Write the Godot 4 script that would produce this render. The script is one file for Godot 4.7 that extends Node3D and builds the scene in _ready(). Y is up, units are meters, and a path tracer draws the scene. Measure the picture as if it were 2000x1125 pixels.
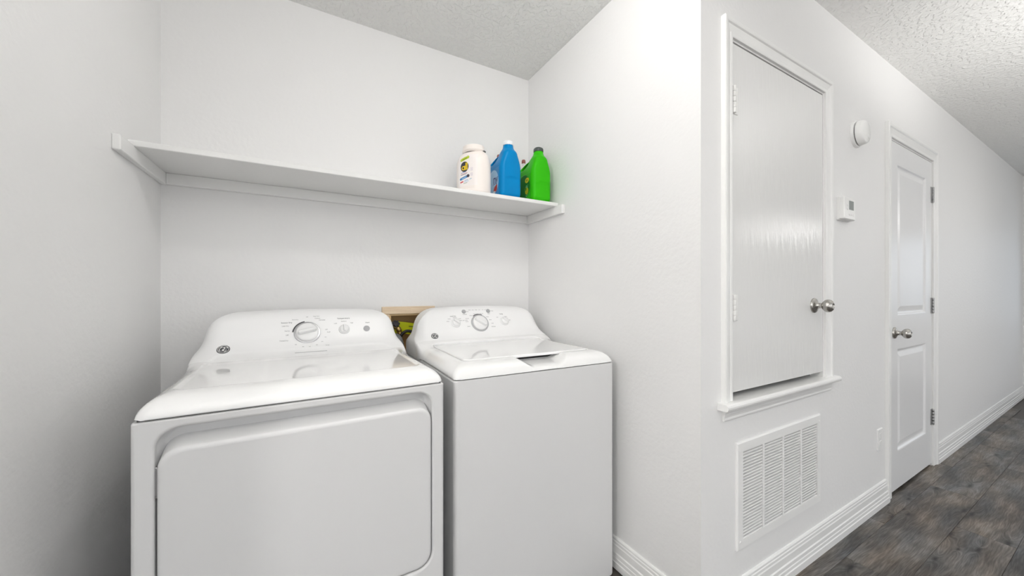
extends Node3D
# A laundry closet with a dryer and a washer, seen from the hall. x runs to the right along the back
# wall, y is up and the closet deepens towards -z; P(x, y, d) gives a point d metres in front of the viewer's line.

const D_BACK := 1.86      # back wall of the closet
const X_LEFT := -0.488    # left wall of the closet
const X_RIGHT := 1.15     # right wall of the closet
const D_HALL := 0.7575    # hall wall with the two doors
const CEIL := 2.44

var M := {}
var names := {}

func _ready() -> void:
	# ---------------------------------------------------------------- camera, sky, lights, exposure
	var cam := Camera3D.new()
	cam.name = "camera"
	add_child(cam)
	var f := 711.23
	cam.projection = Camera3D.PROJECTION_FRUSTUM
	cam.near = 0.02
	cam.far = 60.0
	cam.size = 2.0 * cam.near * 562.5 / f
	cam.frustum_offset = Vector2(-2.3, 8.6) * cam.near / f
	cam.position = Vector3(0, 1.1693, 0)
	cam.rotation_degrees = Vector3(0, -29.366, 0)
	cam.current = true

	var env := Environment.new()
	var sky := Sky.new()
	var sm := ProceduralSkyMaterial.new()
	sm.sky_top_color = Color(0.78, 0.84, 0.92)
	sm.sky_horizon_color = Color(0.95, 0.95, 0.95)
	sm.ground_bottom_color = Color(0.55, 0.55, 0.53)
	sm.ground_horizon_color = Color(0.75, 0.76, 0.76)
	sm.sky_energy_multiplier = 0.9
	sm.ground_energy_multiplier = 0.5
	sky.sky_material = sm
	env.background_mode = Environment.BG_SKY
	env.sky = sky
	env.tonemap_mode = Environment.TONE_MAPPER_LINEAR
	env.tonemap_exposure = 1.1
	env.sdfgi_enabled = true
	env.ssao_enabled = true
	env.ssil_enabled = true
	var we := WorldEnvironment.new()
	we.name = "surroundings"
	we.environment = env
	add_child(we)

	materials()
	lamps()
	setting()
	hall_doors()
	shelf()
	machines()
	wall_outlet_box()
	bottles()
	wall_fittings()

# -------------------------------------------------------------------------------- helpers
func P(x: float, y: float, d: float) -> Vector3:
	return Vector3(x, y, -d)

func numbered(called: String) -> String:
	if not names.has(called):
		names[called] = 0
		return called
	names[called] += 1
	return "%s_%03d" % [called, names[called]]

func thing(called: String, label: String, category: String, at := Vector3.ZERO, turn := 0.0, group := "") -> Node3D:
	var o := Node3D.new()
	o.name = numbered(called)
	add_child(o)
	o.position = at
	o.rotation_degrees.y = turn
	o.set_meta("label", label)
	o.set_meta("category", category)
	if group:
		o.set_meta("group", group)
	return o

func structure(called: String, label := "", category := "") -> Node3D:
	var o := Node3D.new()
	o.name = numbered(called)
	add_child(o)
	o.set_meta("kind", "structure")
	if label:
		o.set_meta("label", label)
		o.set_meta("category", category)
	return o

func put(called: String, st: SurfaceTool, mat: Material, parent: Node = self) -> MeshInstance3D:
	return put_mesh(called, st.commit(), mat, parent)

func put_mesh(called: String, mesh: Mesh, mat: Material, parent: Node = self) -> MeshInstance3D:
	var o := MeshInstance3D.new()
	o.mesh = mesh
	o.material_override = mat
	if parent == self:
		o.name = numbered(called)
	else:
		o.name = called
		var n := 0
		while parent.has_node(NodePath(o.name)):
			n += 1
			o.name = "%s_%03d" % [called, n]
	parent.add_child(o, true)
	return o

func struct(called: String, st: SurfaceTool, mat: Material, label: String, category: String) -> MeshInstance3D:
	var o := put(called, st, mat)
	o.set_meta("kind", "structure")
	o.set_meta("label", label)
	o.set_meta("category", category)
	return o

func tool() -> SurfaceTool:
	var st := SurfaceTool.new()
	st.begin(Mesh.PRIMITIVE_TRIANGLES)
	return st

# a triangle that shows its face along n; normals per corner
func tri3(st: SurfaceTool, a: Vector3, b: Vector3, c: Vector3, na: Vector3, nb: Vector3, nc: Vector3) -> void:
	var g := (b - a).cross(c - a)
	if g.length_squared() < 1e-20:
		return
	if g.dot(na + nb + nc) > 0.0:
		var t := b
		b = c
		c = t
		t = nb
		nb = nc
		nc = t
	st.set_normal(na)
	st.add_vertex(a)
	st.set_normal(nb)
	st.add_vertex(b)
	st.set_normal(nc)
	st.add_vertex(c)

func quad(st: SurfaceTool, a: Vector3, b: Vector3, c: Vector3, d: Vector3, n: Vector3) -> void:
	tri3(st, a, b, c, n, n, n)
	tri3(st, a, c, d, n, n, n)

# chamfered box between lo and hi
func box(st: SurfaceTool, lo: Vector3, hi: Vector3, ch := 0.0, xf := Transform3D.IDENTITY) -> void:
	var c := (lo + hi) * 0.5
	var h := ((hi - lo) * 0.5).abs()
	ch = minf(ch, minf(h.x, minf(h.y, h.z)) * 0.95)
	var B := xf.basis
	for ax in 3:
		for s in [-1.0, 1.0]:
			var n := Vector3.ZERO
			n[ax] = s
			var u := (ax + 1) % 3
			var v := (ax + 2) % 3
			var q := []
			for k in [[-1, -1], [1, -1], [1, 1], [-1, 1]]:
				var p := Vector3.ZERO
				p[ax] = s * h[ax]
				p[u] = k[0] * (h[u] - ch)
				p[v] = k[1] * (h[v] - ch)
				q.append(xf * (c + p))
			quad(st, q[0], q[1], q[2], q[3], B * n)
	if ch <= 0.0:
		return
	for ax in 3:
		var u := (ax + 1) % 3
		var v := (ax + 2) % 3
		for su in [-1.0, 1.0]:
			for sv in [-1.0, 1.0]:
				var q := []
				for e in [[-1, 0], [1, 0], [1, 1], [-1, 1]]:
					var p := Vector3.ZERO
					p[ax] = e[0] * (h[ax] - ch)
					p[u] = su * (h[u] - (ch if e[1] else 0.0))
					p[v] = sv * (h[v] - (0.0 if e[1] else ch))
					q.append(xf * (c + p))
				var n := Vector3.ZERO
				n[u] = su
				n[v] = sv
				quad(st, q[0], q[1], q[2], q[3], B * n.normalized())
	for sx in [-1.0, 1.0]:
		for sy in [-1.0, 1.0]:
			for sz in [-1.0, 1.0]:
				var s := Vector3(sx, sy, sz)
				var q := []
				for ax in 3:
					var p := Vector3(sx * (h.x - ch), sy * (h.y - ch), sz * (h.z - ch))
					p[ax] = s[ax] * h[ax]
					q.append(xf * (c + p))
				var n := B * s.normalized()
				tri3(st, q[0], q[1], q[2], n, n, n)

# box between two corners given as x, y, d
func bx(st: SurfaceTool, x0: float, x1: float, y0: float, y1: float, d0: float, d1: float, ch := 0.0) -> void:
	box(st, Vector3(x0, y0, -maxf(d0, d1)), Vector3(x1, y1, -minf(d0, d1)), ch)

# a slab in the plane across `axis` with rectangular holes: cut into cells, each a box
func slab(st: SurfaceTool, u0: float, u1: float, y0: float, y1: float, d0: float, d1: float, holes: Array, along_x := true) -> void:
	var us := [u0, u1]
	var ys := [y0, y1]
	for h in holes:
		us.append_array([h[0], h[1]])
		ys.append_array([h[2], h[3]])
	us.sort()
	ys.sort()
	for i in us.size() - 1:
		for j in ys.size() - 1:
			if us[i + 1] - us[i] < 1e-5 or ys[j + 1] - ys[j] < 1e-5:
				continue
			var cu: float = (us[i] + us[i + 1]) * 0.5
			var cy: float = (ys[j] + ys[j + 1]) * 0.5
			var skip := false
			for h in holes:
				if cu > h[0] and cu < h[1] and cy > h[2] and cy < h[3]:
					skip = true
			if not skip:
				if along_x:
					bx(st, us[i], us[i + 1], ys[j], ys[j + 1], d0, d1)
				else:
					bx(st, d0, d1, ys[j], ys[j + 1], us[i], us[i + 1])

# extrude profile (a, b points, closed) from o along dir; a runs along A, b along B; ends mitred by m0, m1 per a
func mould(st: SurfaceTool, prof: PackedVector2Array, o: Vector3, dir: Vector3, A: Vector3, B: Vector3, length: float, m0 := 0.0, m1 := 0.0) -> void:
	var n := prof.size()
	var area := 0.0
	for i in n:
		var p := prof[i]
		var q := prof[(i + 1) % n]
		area += p.x * q.y - q.x * p.y
	var s := signf(area)
	var e0 := []
	var e1 := []
	for p in prof:
		var w := o + A * p.x + B * p.y
		e0.append(w + dir * (m0 * p.x))
		e1.append(w + dir * (length - m1 * p.x))
	for i in n:
		var j := (i + 1) % n
		var t := prof[j] - prof[i]
		var nn := (A * t.y - B * t.x) * s
		if nn.length() < 1e-9:
			continue
		quad(st, e0[i], e0[j], e1[j], e1[i], nn.normalized())
	for ids in [Geometry2D.triangulate_polygon(prof)]:
		for k in range(0, ids.size(), 3):
			tri3(st, e0[ids[k]], e0[ids[k + 1]], e0[ids[k + 2]], -dir, -dir, -dir)
			tri3(st, e1[ids[k]], e1[ids[k + 1]], e1[ids[k + 2]], dir, dir, dir)

# turn a profile of (radius, height) points round the y axis of xf; corners sharper than ~40 degrees stay sharp
func lathe(st: SurfaceTool, prof: PackedVector2Array, xf := Transform3D.IDENTITY, segs := 32, squash := Vector3.ONE) -> void:
	var n := prof.size()
	var dirs := []
	for i in n - 1:
		dirs.append((prof[i + 1] - prof[i]).normalized())
	for i in n - 1:
		var t: Vector2 = dirs[i]
		var t0 := t
		var t1 := t
		if i > 0 and t.dot(dirs[i - 1]) > 0.75:
			t0 = (t + dirs[i - 1]).normalized()
		if i < n - 2 and t.dot(dirs[i + 1]) > 0.75:
			t1 = (t + dirs[i + 1]).normalized()
		var a := prof[i]
		var b := prof[i + 1]
		for k in segs:
			var q := []
			var nn := []
			for e in [[a, t0, k], [b, t1, k], [b, t1, k + 1], [a, t0, k + 1]]:
				var ang: float = TAU * e[2] / segs
				var r := Vector3(cos(ang), 0, sin(ang))
				var p: Vector2 = e[0]
				var tt: Vector2 = e[1]
				q.append(xf * ((r * p.x + Vector3.UP * p.y) * squash))
				nn.append((xf.basis * ((r * tt.y - Vector3.UP * tt.x) / squash)).normalized())
			tri3(st, q[0], q[1], q[2], nn[0], nn[1], nn[2])
			tri3(st, q[0], q[2], q[3], nn[0], nn[2], nn[3])

# a tube through points
func tube(st: SurfaceTool, pts: PackedVector3Array, radii: PackedFloat32Array, segs := 12) -> void:
	var n := pts.size()
	var up := Vector3(0.31, 0.9, 0.23).normalized()
	var rings := []
	for i in n:
		var t := (pts[mini(i + 1, n - 1)] - pts[maxi(i - 1, 0)]).normalized()
		var u := (up - t * up.dot(t)).normalized()
		up = u
		var v := t.cross(u)
		var ring := []
		var rn := []
		for k in segs:
			var a := TAU * k / segs
			var dd := u * cos(a) + v * sin(a)
			ring.append(pts[i] + dd * radii[i % radii.size()])
			rn.append(dd)
		rings.append([ring, rn])
	for i in n - 1:
		for k in segs:
			var j := (k + 1) % segs
			var A = rings[i]
			var B = rings[i + 1]
			tri3(st, A[0][k], B[0][k], B[0][j], A[1][k], B[1][k], B[1][j])
			tri3(st, A[0][k], B[0][j], A[0][j], A[1][k], B[1][j], A[1][j])
	for e in [0, n - 1]:
		var R = rings[e][0]
		var nn: Vector3 = (pts[e] - pts[1 if e == 0 else n - 2]).normalized()
		for k in range(1, segs - 1):
			tri3(st, R[0], R[k], R[k + 1], nn, nn, nn)

func smooth_path(pts: Array, steps := 8) -> PackedVector3Array:
	var out := PackedVector3Array()
	for i in pts.size() - 1:
		var a: Vector3 = pts[maxi(i - 1, 0)]
		var b: Vector3 = pts[i]
		var c: Vector3 = pts[i + 1]
		var d: Vector3 = pts[mini(i + 2, pts.size() - 1)]
		for k in steps:
			out.append(b.cubic_interpolate(c, a, d, float(k) / steps))
	out.append(pts[-1])
	return out

# points of a rounded rectangle, counter-clockwise, 4*(cs+1) of them
func rrect(x0: float, x1: float, y0: float, y1: float, r: float, cs := 8) -> PackedVector2Array:
	var out := PackedVector2Array()
	for c in [[x1 - r, y1 - r, 0.0], [x0 + r, y1 - r, 0.5], [x0 + r, y0 + r, 1.0], [x1 - r, y0 + r, 1.5]]:
		for k in cs + 1:
			var a: float = PI * (c[2] + 0.5 * k / cs)
			out.append(Vector2(c[0] + r * cos(a), c[1] + r * sin(a)))
	return out

# loft rings of equal size, each [points2D, z]; smooth along the loft where `soft`
func rings(st: SurfaceTool, list: Array, xf := Transform3D.IDENTITY, cap_last := true, soft := true) -> void:
	var n: int = list[0][0].size()
	var pos := []
	for r in list:
		var row := []
		for p in r[0]:
			row.append(xf * Vector3(p.x, p.y, r[1]))
		pos.append(row)
	var nrm := []
	for i in list.size():
		var row := []
		for k in n:
			var along: Vector3 = pos[mini(i + 1, list.size() - 1)][k] - pos[maxi(i - 1, 0)][k]
			var round_: Vector3 = pos[i][(k + 1) % n] - pos[i][(k + n - 1) % n]
			row.append(round_.cross(along).normalized())
		nrm.append(row)
	for i in list.size() - 1:
		for k in n:
			var j := (k + 1) % n
			if soft:
				tri3(st, pos[i][k], pos[i + 1][k], pos[i + 1][j], nrm[i][k], nrm[i + 1][k], nrm[i + 1][j])
				tri3(st, pos[i][k], pos[i + 1][j], pos[i][j], nrm[i][k], nrm[i + 1][j], nrm[i][j])
			else:
				var fn: Vector3 = (pos[i][j] - pos[i][k]).cross(pos[i + 1][k] - pos[i][k]).normalized()
				tri3(st, pos[i][k], pos[i + 1][k], pos[i + 1][j], fn, fn, fn)
				tri3(st, pos[i][k], pos[i + 1][j], pos[i][j], fn, fn, fn)
	if cap_last:
		var c := Vector3.ZERO
		for p in pos[-1]:
			c += p
		c /= n
		var zn: Vector3 = xf.basis * Vector3(0, 0, 1)
		for k in n:
			tri3(st, c, pos[-1][k], pos[-1][(k + 1) % n], zn, zn, zn)

# ---- meshes from a distance field: surface nets, each vertex then moved onto the surface
func grad(fn: Callable, p: Vector3) -> Vector3:
	var e := 0.0006
	return Vector3(fn.call(p + Vector3(e, 0, 0)) - fn.call(p - Vector3(e, 0, 0)), fn.call(p + Vector3(0, e, 0)) - fn.call(p - Vector3(0, e, 0)), fn.call(p + Vector3(0, 0, e)) - fn.call(p - Vector3(0, 0, e))) / (2.0 * e)

func net(st: SurfaceTool, fn: Callable, lo: Vector3, hi: Vector3, cell: float, xf := Transform3D.IDENTITY, behind: SurfaceTool = null, split := 0.0) -> void:
	var nx := int(ceil((hi.x - lo.x) / cell)) + 1
	var ny := int(ceil((hi.y - lo.y) / cell)) + 1
	var nz := int(ceil((hi.z - lo.z) / cell)) + 1
	var vals := PackedFloat32Array()
	vals.resize(nx * ny * nz)
	vals.fill(9.0)
	var blk := 5
	var cells := PackedInt32Array()
	var reach := blk * cell * 0.87 * 1.5
	for bi in range(0, nx - 1, blk):
		for bj in range(0, ny - 1, blk):
			for bk in range(0, nz - 1, blk):
				var mid := lo + Vector3(bi + blk * 0.5, bj + blk * 0.5, bk + blk * 0.5) * cell
				if absf(fn.call(mid)) > reach:
					continue
				for i in range(bi, mini(bi + blk, nx - 1) + 1):
					for j in range(bj, mini(bj + blk, ny - 1) + 1):
						for k in range(bk, mini(bk + blk, nz - 1) + 1):
							var id := (i * ny + j) * nz + k
							if vals[id] == 9.0:
								vals[id] = fn.call(lo + Vector3(i, j, k) * cell)
							if i < mini(bi + blk, nx - 1) and j < mini(bj + blk, ny - 1) and k < mini(bk + blk, nz - 1):
								cells.append(id)
	var at := {}
	var pos := PackedVector3Array()
	var nrm := PackedVector3Array()
	var off := [0, nz, ny * nz, ny * nz + nz, 1, nz + 1, ny * nz + 1, ny * nz + nz + 1]
	var corner := [Vector3(0, 0, 0), Vector3(0, 1, 0), Vector3(1, 0, 0), Vector3(1, 1, 0), Vector3(0, 0, 1), Vector3(0, 1, 1), Vector3(1, 0, 1), Vector3(1, 1, 1)]
	var edges := [[0, 1], [2, 3], [4, 5], [6, 7], [0, 2], [1, 3], [4, 6], [5, 7], [0, 4], [1, 5], [2, 6], [3, 7]]
	for id in cells:
		var inside := 0
		for c in 8:
			if vals[id + off[c]] < 0.0:
				inside += 1
		if inside == 0 or inside == 8:
			continue
		var sum := Vector3.ZERO
		var cnt := 0
		for e in edges:
			var a := vals[id + off[e[0]]]
			var b := vals[id + off[e[1]]]
			if (a < 0.0) != (b < 0.0):
				sum += corner[e[0]].lerp(corner[e[1]], a / (a - b))
				cnt += 1
		var k := id % nz
		var j := (id / nz) % ny
		var i := id / (nz * ny)
		var p := lo + (Vector3(i, j, k) + sum / cnt) * cell
		var g := grad(fn, p)
		for r in 2:
			var s: Vector3 = g * (fn.call(p) / maxf(g.length_squared(), 0.05))
			if s.length() > cell * 0.6:
				s = s.normalized() * cell * 0.6
			p -= s
			g = grad(fn, p)
		at[id] = pos.size()
		pos.append(xf * p)
		nrm.append((xf.basis * g).normalized())
	var steps := [ny * nz, nz, 1]
	for id in at.keys():
		for ax in 3:
			var a := vals[id]
			var b := vals[id + steps[ax]]
			if (a < 0.0) == (b < 0.0):
				continue
			var u: int = steps[(ax + 1) % 3]
			var v: int = steps[(ax + 2) % 3]
			if not (at.has(id - u) and at.has(id - v) and at.has(id - u - v)):
				continue
			var q0: int = at[id]
			var q1: int = at[id - u]
			var q2: int = at[id - u - v]
			var q3: int = at[id - v]
			var to := st
			if behind and (pos[q0].z + pos[q2].z) * 0.5 < -split:
				to = behind
			tri3(to, pos[q0], pos[q1], pos[q2], nrm[q0], nrm[q1], nrm[q2])
			tri3(to, pos[q0], pos[q2], pos[q3], nrm[q0], nrm[q2], nrm[q3])

func smax(a: float, b: float, k: float) -> float:
	var h := maxf(k - absf(a - b), 0.0) / k
	return maxf(a, b) + h * h * k * 0.25

func smin(a: float, b: float, k: float) -> float:
	return -smax(-a, -b, k)

# where a ray from p along dir meets the field
func march(fn: Callable, p: Vector3, dir: Vector3, most := 0.5) -> Vector3:
	var t := 0.0
	for i in 200:
		var v: float = fn.call(p + dir * t)
		if v < 0.00005 or t > most:
			break
		t += v * 0.6
	return p + dir * t

# lettering: glyphs of a word added flat at frame xf (x right, y up, z out)
func word(st: SurfaceTool, text: String, height: float, xf: Transform3D, bold := false, italic := 0.0, face := "Droid Sans") -> void:
	var tm := TextMesh.new()
	var sf := SystemFont.new()
	sf.font_names = PackedStringArray([face])
	if bold:
		sf.font_weight = 700
	tm.font = sf
	tm.font_size = 32
	tm.pixel_size = height / 24.0
	tm.depth = 0.0003
	tm.curve_step = 2.0
	tm.text = text
	var arr := tm.get_mesh_arrays()
	var vs: PackedVector3Array = arr[Mesh.ARRAY_VERTEX]
	var ns: PackedVector3Array = arr[Mesh.ARRAY_NORMAL]
	var ids: PackedInt32Array = arr[Mesh.ARRAY_INDEX] if arr[Mesh.ARRAY_INDEX] != null else PackedInt32Array(range(vs.size()))
	var sh := Transform3D(Basis(Vector3(1, 0, 0), Vector3(italic, 1, 0), Vector3(0, 0, 1)), Vector3.ZERO)
	for k in range(0, ids.size(), 3):
		var q := []
		var nn := []
		for e in 3:
			q.append(xf * (sh * vs[ids[k + e]]))
			nn.append((xf.basis * ns[ids[k + e]]).normalized())
		tri3(st, q[0], q[1], q[2], nn[0], nn[1], nn[2])

# -------------------------------------------------------------------------------- materials
func mat(c: Color, rough := 0.5, metal := 0.0) -> StandardMaterial3D:
	var m := StandardMaterial3D.new()
	m.albedo_color = c
	m.roughness = rough
	m.metallic = metal
	return m

func noise_normal(freq: float, octaves: int, bump: float, size := 512, kind := FastNoiseLite.TYPE_SIMPLEX_SMOOTH, lift := 0.0) -> ImageTexture:
	var n := FastNoiseLite.new()
	n.seed = 7
	n.noise_type = kind
	n.frequency = freq
	n.fractal_octaves = octaves
	var im := n.get_seamless_image(size, size)
	if lift > 0.0:
		for y in size:
			for x in size:
				var v := im.get_pixel(x, y).r
				v = smoothstep(lift - 0.12, lift + 0.12, v)
				im.set_pixel(x, y, Color(v, v, v))
	im.bump_map_to_normal_map(bump)
	return ImageTexture.create_from_image(im)

func textured(c: Color, rough: float, tex: Texture2D, strength: float, per_metre: float) -> StandardMaterial3D:
	var m := mat(c, rough)
	m.normal_enabled = true
	m.normal_texture = tex
	m.normal_scale = strength
	m.uv1_triplanar = true
	m.uv1_world_triplanar = true
	m.uv1_scale = Vector3.ONE * per_metre
	return m

func materials() -> void:
	var peel := noise_normal(0.035, 3, 3.0)
	var knock := noise_normal(0.03, 4, 6.0, 512, FastNoiseLite.TYPE_SIMPLEX_SMOOTH, 0.52)
	M.wall = textured(Color(0.934, 0.933, 0.931), 0.55, peel, 0.18, 2.2)
	M.ceiling = textured(Color(0.94, 0.94, 0.932), 0.8, knock, 0.42, 2.0)
	M.trim = mat(Color(0.945, 0.945, 0.94), 0.3)
	M.shelf = textured(Color(0.93, 0.93, 0.925), 0.4, peel, 0.12, 2.0)
	var grain := noise_normal(0.02, 4, 4.0)
	M.door = mat(Color(0.915, 0.915, 0.91), 0.15)
	M.door.normal_enabled = true
	M.door.normal_texture = grain
	M.door.normal_scale = 0.22
	M.door.uv1_triplanar = true
	M.door.uv1_scale = Vector3(9.0, 0.35, 9.0)
	M.door_smooth = mat(Color(0.925, 0.926, 0.928), 0.28)
	M.enamel = mat(Color(0.96, 0.96, 0.958), 0.06)
	M.enamel.clearcoat_enabled = true
	M.enamel.clearcoat = 0.5
	M.enamel.clearcoat_roughness = 0.05
	M.panel = mat(Color(0.955, 0.955, 0.955), 0.34)
	M.cabinet = mat(Color(0.868, 0.868, 0.868), 0.3)  # toned below the top white: dimmer light on the fronts put into colour
	M.dark = mat(Color(0.10, 0.10, 0.10), 0.7)
	M.gap = mat(Color(0.30, 0.30, 0.30), 0.8)
	M.print_grey = mat(Color(0.52, 0.52, 0.53), 0.5)
	M.print_dark = mat(Color(0.22, 0.22, 0.23), 0.5)
	M.silver = mat(Color(0.72, 0.72, 0.73), 0.3, 0.6)
	M.button = mat(Color(0.66, 0.66, 0.67), 0.4)
	M.knob = mat(Color(0.93, 0.93, 0.93), 0.15)
	M.badge = mat(Color(0.27, 0.28, 0.29), 0.35)
	M.nickel = mat(Color(0.74, 0.73, 0.71), 0.27, 1.0)
	M.hinge_paint = mat(Color(0.95, 0.95, 0.94), 0.3)
	M.nickel_dull = mat(Color(0.66, 0.66, 0.66), 0.38, 0.9)
	M.plastic = mat(Color(0.955, 0.955, 0.95), 0.3)
	M.lcd = mat(Color(0.56, 0.58, 0.57), 0.6)
	M.vent = mat(Color(0.955, 0.955, 0.95), 0.35)
	M.pine = wood_pale()
	M.pine_inside = mat(Color(0.92, 0.80, 0.60), 0.7)
	M.lime = mat(Color(0.88, 0.91, 0.14), 0.45)
	M.black_rubber = mat(Color(0.07, 0.07, 0.075), 0.45)
	M.grey_hose = mat(Color(0.50, 0.51, 0.52), 0.5)
	M.brass = mat(Color(0.72, 0.62, 0.42), 0.3, 1.0)
	M.cream = mat(Color(0.955, 0.925, 0.90), 0.28)
	M.blue = mat(Color(0.0, 0.52, 0.77), 0.28)
	M.green = mat(Color(0.22, 0.74, 0.07), 0.28)
	M.blue.metallic_specular = 0.25
	M.green.metallic_specular = 0.25
	M.white_cap = mat(Color(0.95, 0.96, 0.97), 0.3)
	M.grey_cap = mat(Color(0.28, 0.31, 0.30), 0.4)
	M.rust_cap = mat(Color(0.62, 0.36, 0.33), 0.4)
	M.pale_bottle = mat(Color(0.93, 0.91, 0.90), 0.3)
	M.floor_base = mat(Color(0.30, 0.28, 0.265), 0.5)

func wood_pale() -> StandardMaterial3D:
	var n := FastNoiseLite.new()
	n.seed = 21
	n.frequency = 0.02
	var im := Image.create(256, 256, false, Image.FORMAT_RGB8)
	for y in 256:
		for x in 256:
			var v := n.get_noise_2d(x * 0.25, y * 5.0) * 0.5 + n.get_noise_2d(x * 0.8 + 400, y * 14.0) * 0.2
			im.set_pixel(x, y, Color(0.90 + v * 0.10, 0.815 + v * 0.12, 0.70 + v * 0.14))
	var m := mat(Color.WHITE, 0.6)
	m.albedo_texture = ImageTexture.create_from_image(im)
	m.uv1_triplanar = true
	m.uv1_scale = Vector3.ONE * 4.0
	return m

# -------------------------------------------------------------------------------- lamps, daylight and added fill lights
func area_light(called: String, at: Vector3, towards: Vector3, w: float, h: float, energy: float, c: Color, parent: Node = self) -> void:
	var l := AreaLight3D.new()
	l.name = called
	parent.add_child(l)
	l.area_size = Vector2(w, h)
	l.area_normalize_energy = true
	l.light_energy = energy
	l.light_color = c
	l.area_range = 30.0
	l.shadow_enabled = true
	var up := Vector3.UP if absf(towards.normalized().y) < 0.9 else Vector3(0, 0, 1)
	l.position = at
	l.basis = Basis.looking_at(towards, up)

func globe_lamp(at: Vector3, r: float, drop: float, energy: float, c: Color, glow: float, label: String) -> void:
	# a frosted globe with its lamp inside, held by a rod and a plate under the ceiling
	var t := thing("globe_lamp", label, "ceiling lamp", at)
	var st := tool()
	var prof := PackedVector2Array()
	for k in 13:
		var a := lerpf(0.0, PI * 0.9, k / 12.0)
		prof.append(Vector2(maxf(sin(a) * r, 0.0002), -cos(a) * r))
	lathe(st, prof, Transform3D.IDENTITY, 24)
	var m := mat(Color(0.95, 0.94, 0.92), 0.5)
	m.emission_enabled = true
	m.emission = c
	m.emission_energy_multiplier = glow
	put("globe", st, m, t)
	st = tool()
	lathe(st, PackedVector2Array([Vector2(r * 0.42, r * 0.88), Vector2(r * 0.42, r * 1.05), Vector2(0.008, r * 1.12), Vector2(0.008, drop - 0.022), Vector2(0.05, drop - 0.016), Vector2(0.055, drop)]), Transform3D.IDENTITY, 24)
	put("holder", st, M.nickel_dull, t)
	var l := OmniLight3D.new()
	l.name = "light"
	t.add_child(l)
	l.light_energy = energy
	l.light_color = c
	l.light_size = r * 0.9
	l.omni_range = 30.0
	l.omni_attenuation = 2.0
	l.shadow_enabled = true

func fill_torchiere(at: Vector3, h: float, energy: float, c: Color, label: String) -> void:
	# added uplight shaped as a floor lamp, bounces fill light off the ceiling
	var t := thing("added_floor_lamp", label, "added fill light", at)
	var st := tool()
	lathe(st, PackedVector2Array([Vector2(0.0002, 0.0), Vector2(0.14, 0.0), Vector2(0.14, 0.012), Vector2(0.12, 0.022), Vector2(0.02, 0.03), Vector2(0.0002, 0.03)]), Transform3D.IDENTITY, 32)
	put("base", st, M.nickel_dull, t)
	st = tool()
	lathe(st, PackedVector2Array([Vector2(0.012, 0.028), Vector2(0.012, h - 0.10)]), Transform3D.IDENTITY, 16)
	put("pole", st, M.nickel_dull, t)
	st = tool()
	lathe(st, PackedVector2Array([Vector2(0.0002, h - 0.105), Vector2(0.03, h - 0.10), Vector2(0.10, h - 0.06), Vector2(0.15, h - 0.005), Vector2(0.153, h), Vector2(0.147, h), Vector2(0.098, h - 0.052), Vector2(0.03, h - 0.09), Vector2(0.0002, h - 0.092)]), Transform3D.IDENTITY, 32)
	put("bowl", st, M.plastic, t)
	st = tool()
	lathe(st, PackedVector2Array([Vector2(0.0002, h - 0.058), Vector2(0.09, h - 0.056)]), Transform3D.IDENTITY, 24)
	var m := mat(Color(0.95, 0.94, 0.92), 0.5)
	m.emission_enabled = true
	m.emission = c
	m.emission_energy_multiplier = 3.0
	put("lamp_lens", st, m, t)
	var l := SpotLight3D.new()
	l.name = "light"
	t.add_child(l)
	l.position = Vector3(0, h - 0.002, 0)
	l.rotation_degrees = Vector3(90, 0, 0)
	l.light_energy = energy
	l.light_color = c
	l.light_size = 0.06
	l.spot_range = 30.0
	l.spot_attenuation = 2.0
	l.spot_angle = 78.0
	l.spot_angle_attenuation = 0.5
	l.shadow_enabled = true

func lamps() -> void:
	var warm := Color(1.0, 0.991, 0.982)
	var e_closet := 0.14
	var e_fill_left := 1.1
	var e_fill_mid := 0.16
	var e_fill_up := 0.82
	var e_fill_up_near := 2.0
	var e_row := 0.065
	var e_end := 0.2
	var e_fill_rear := 5.6
	globe_lamp(P(0.47, 2.375, 0.74), 0.055, CEIL - 2.375, e_closet, warm, 18.0, "small frosted globe lamp on the ceiling in front of the laundry closet")
	globe_lamp(P(-1.75, 2.0, -0.45), 0.12, 2.475 - 2.0, e_fill_left, warm, 2.0, "added unseen fill light shaped as a globe pendant behind the viewpoint on the left")  # pendant added for ambient fill on the closet walls
	globe_lamp(P(0.7, 2.22, -0.5), 0.10, 2.475 - 2.22, e_fill_mid, warm, 4.0, "added unseen fill light shaped as a globe under the hall ceiling just behind the viewpoint")  # globe added to lift the darker closet walls
	fill_torchiere(P(2.9, 0.0, -0.4), 1.78, e_fill_up, warm, "added unseen uplight with an upturned bowl that brightens the hall ceiling")  # uplight added so the hall ceiling is brighter
	fill_torchiere(P(-0.5, 0.0, -0.7), 1.78, e_fill_up_near, warm, "added unseen uplight with an upturned bowl behind the viewpoint, fill for the closet")  # uplight added for overhead bounce into the closet
	for k in 3:
		globe_lamp(P([4.0, 4.4, 4.9][k], 1.83, [-0.41, -0.44, -0.455][k]), 0.04, 2.475 - 1.83, e_row, warm, [3.0, 5.0, 14.0][k], ["first", "second", "third"][k] + " small globe of the row of pendants far down the hall")
	area_light("daylight_end", P(6.9, 1.38, -0.05), Vector3(-1, 0, 0), 1.1, 1.0, e_end, Color(0.86, 0.93, 1.0))
	area_light("added_fill_rear", P(2.2, 1.28, -3.35), Vector3(0, 0, -1), 9.0, 2.1, e_fill_rear, Color(0.995, 0.993, 0.99))  # broad unseen panel added as frontal fill

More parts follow.
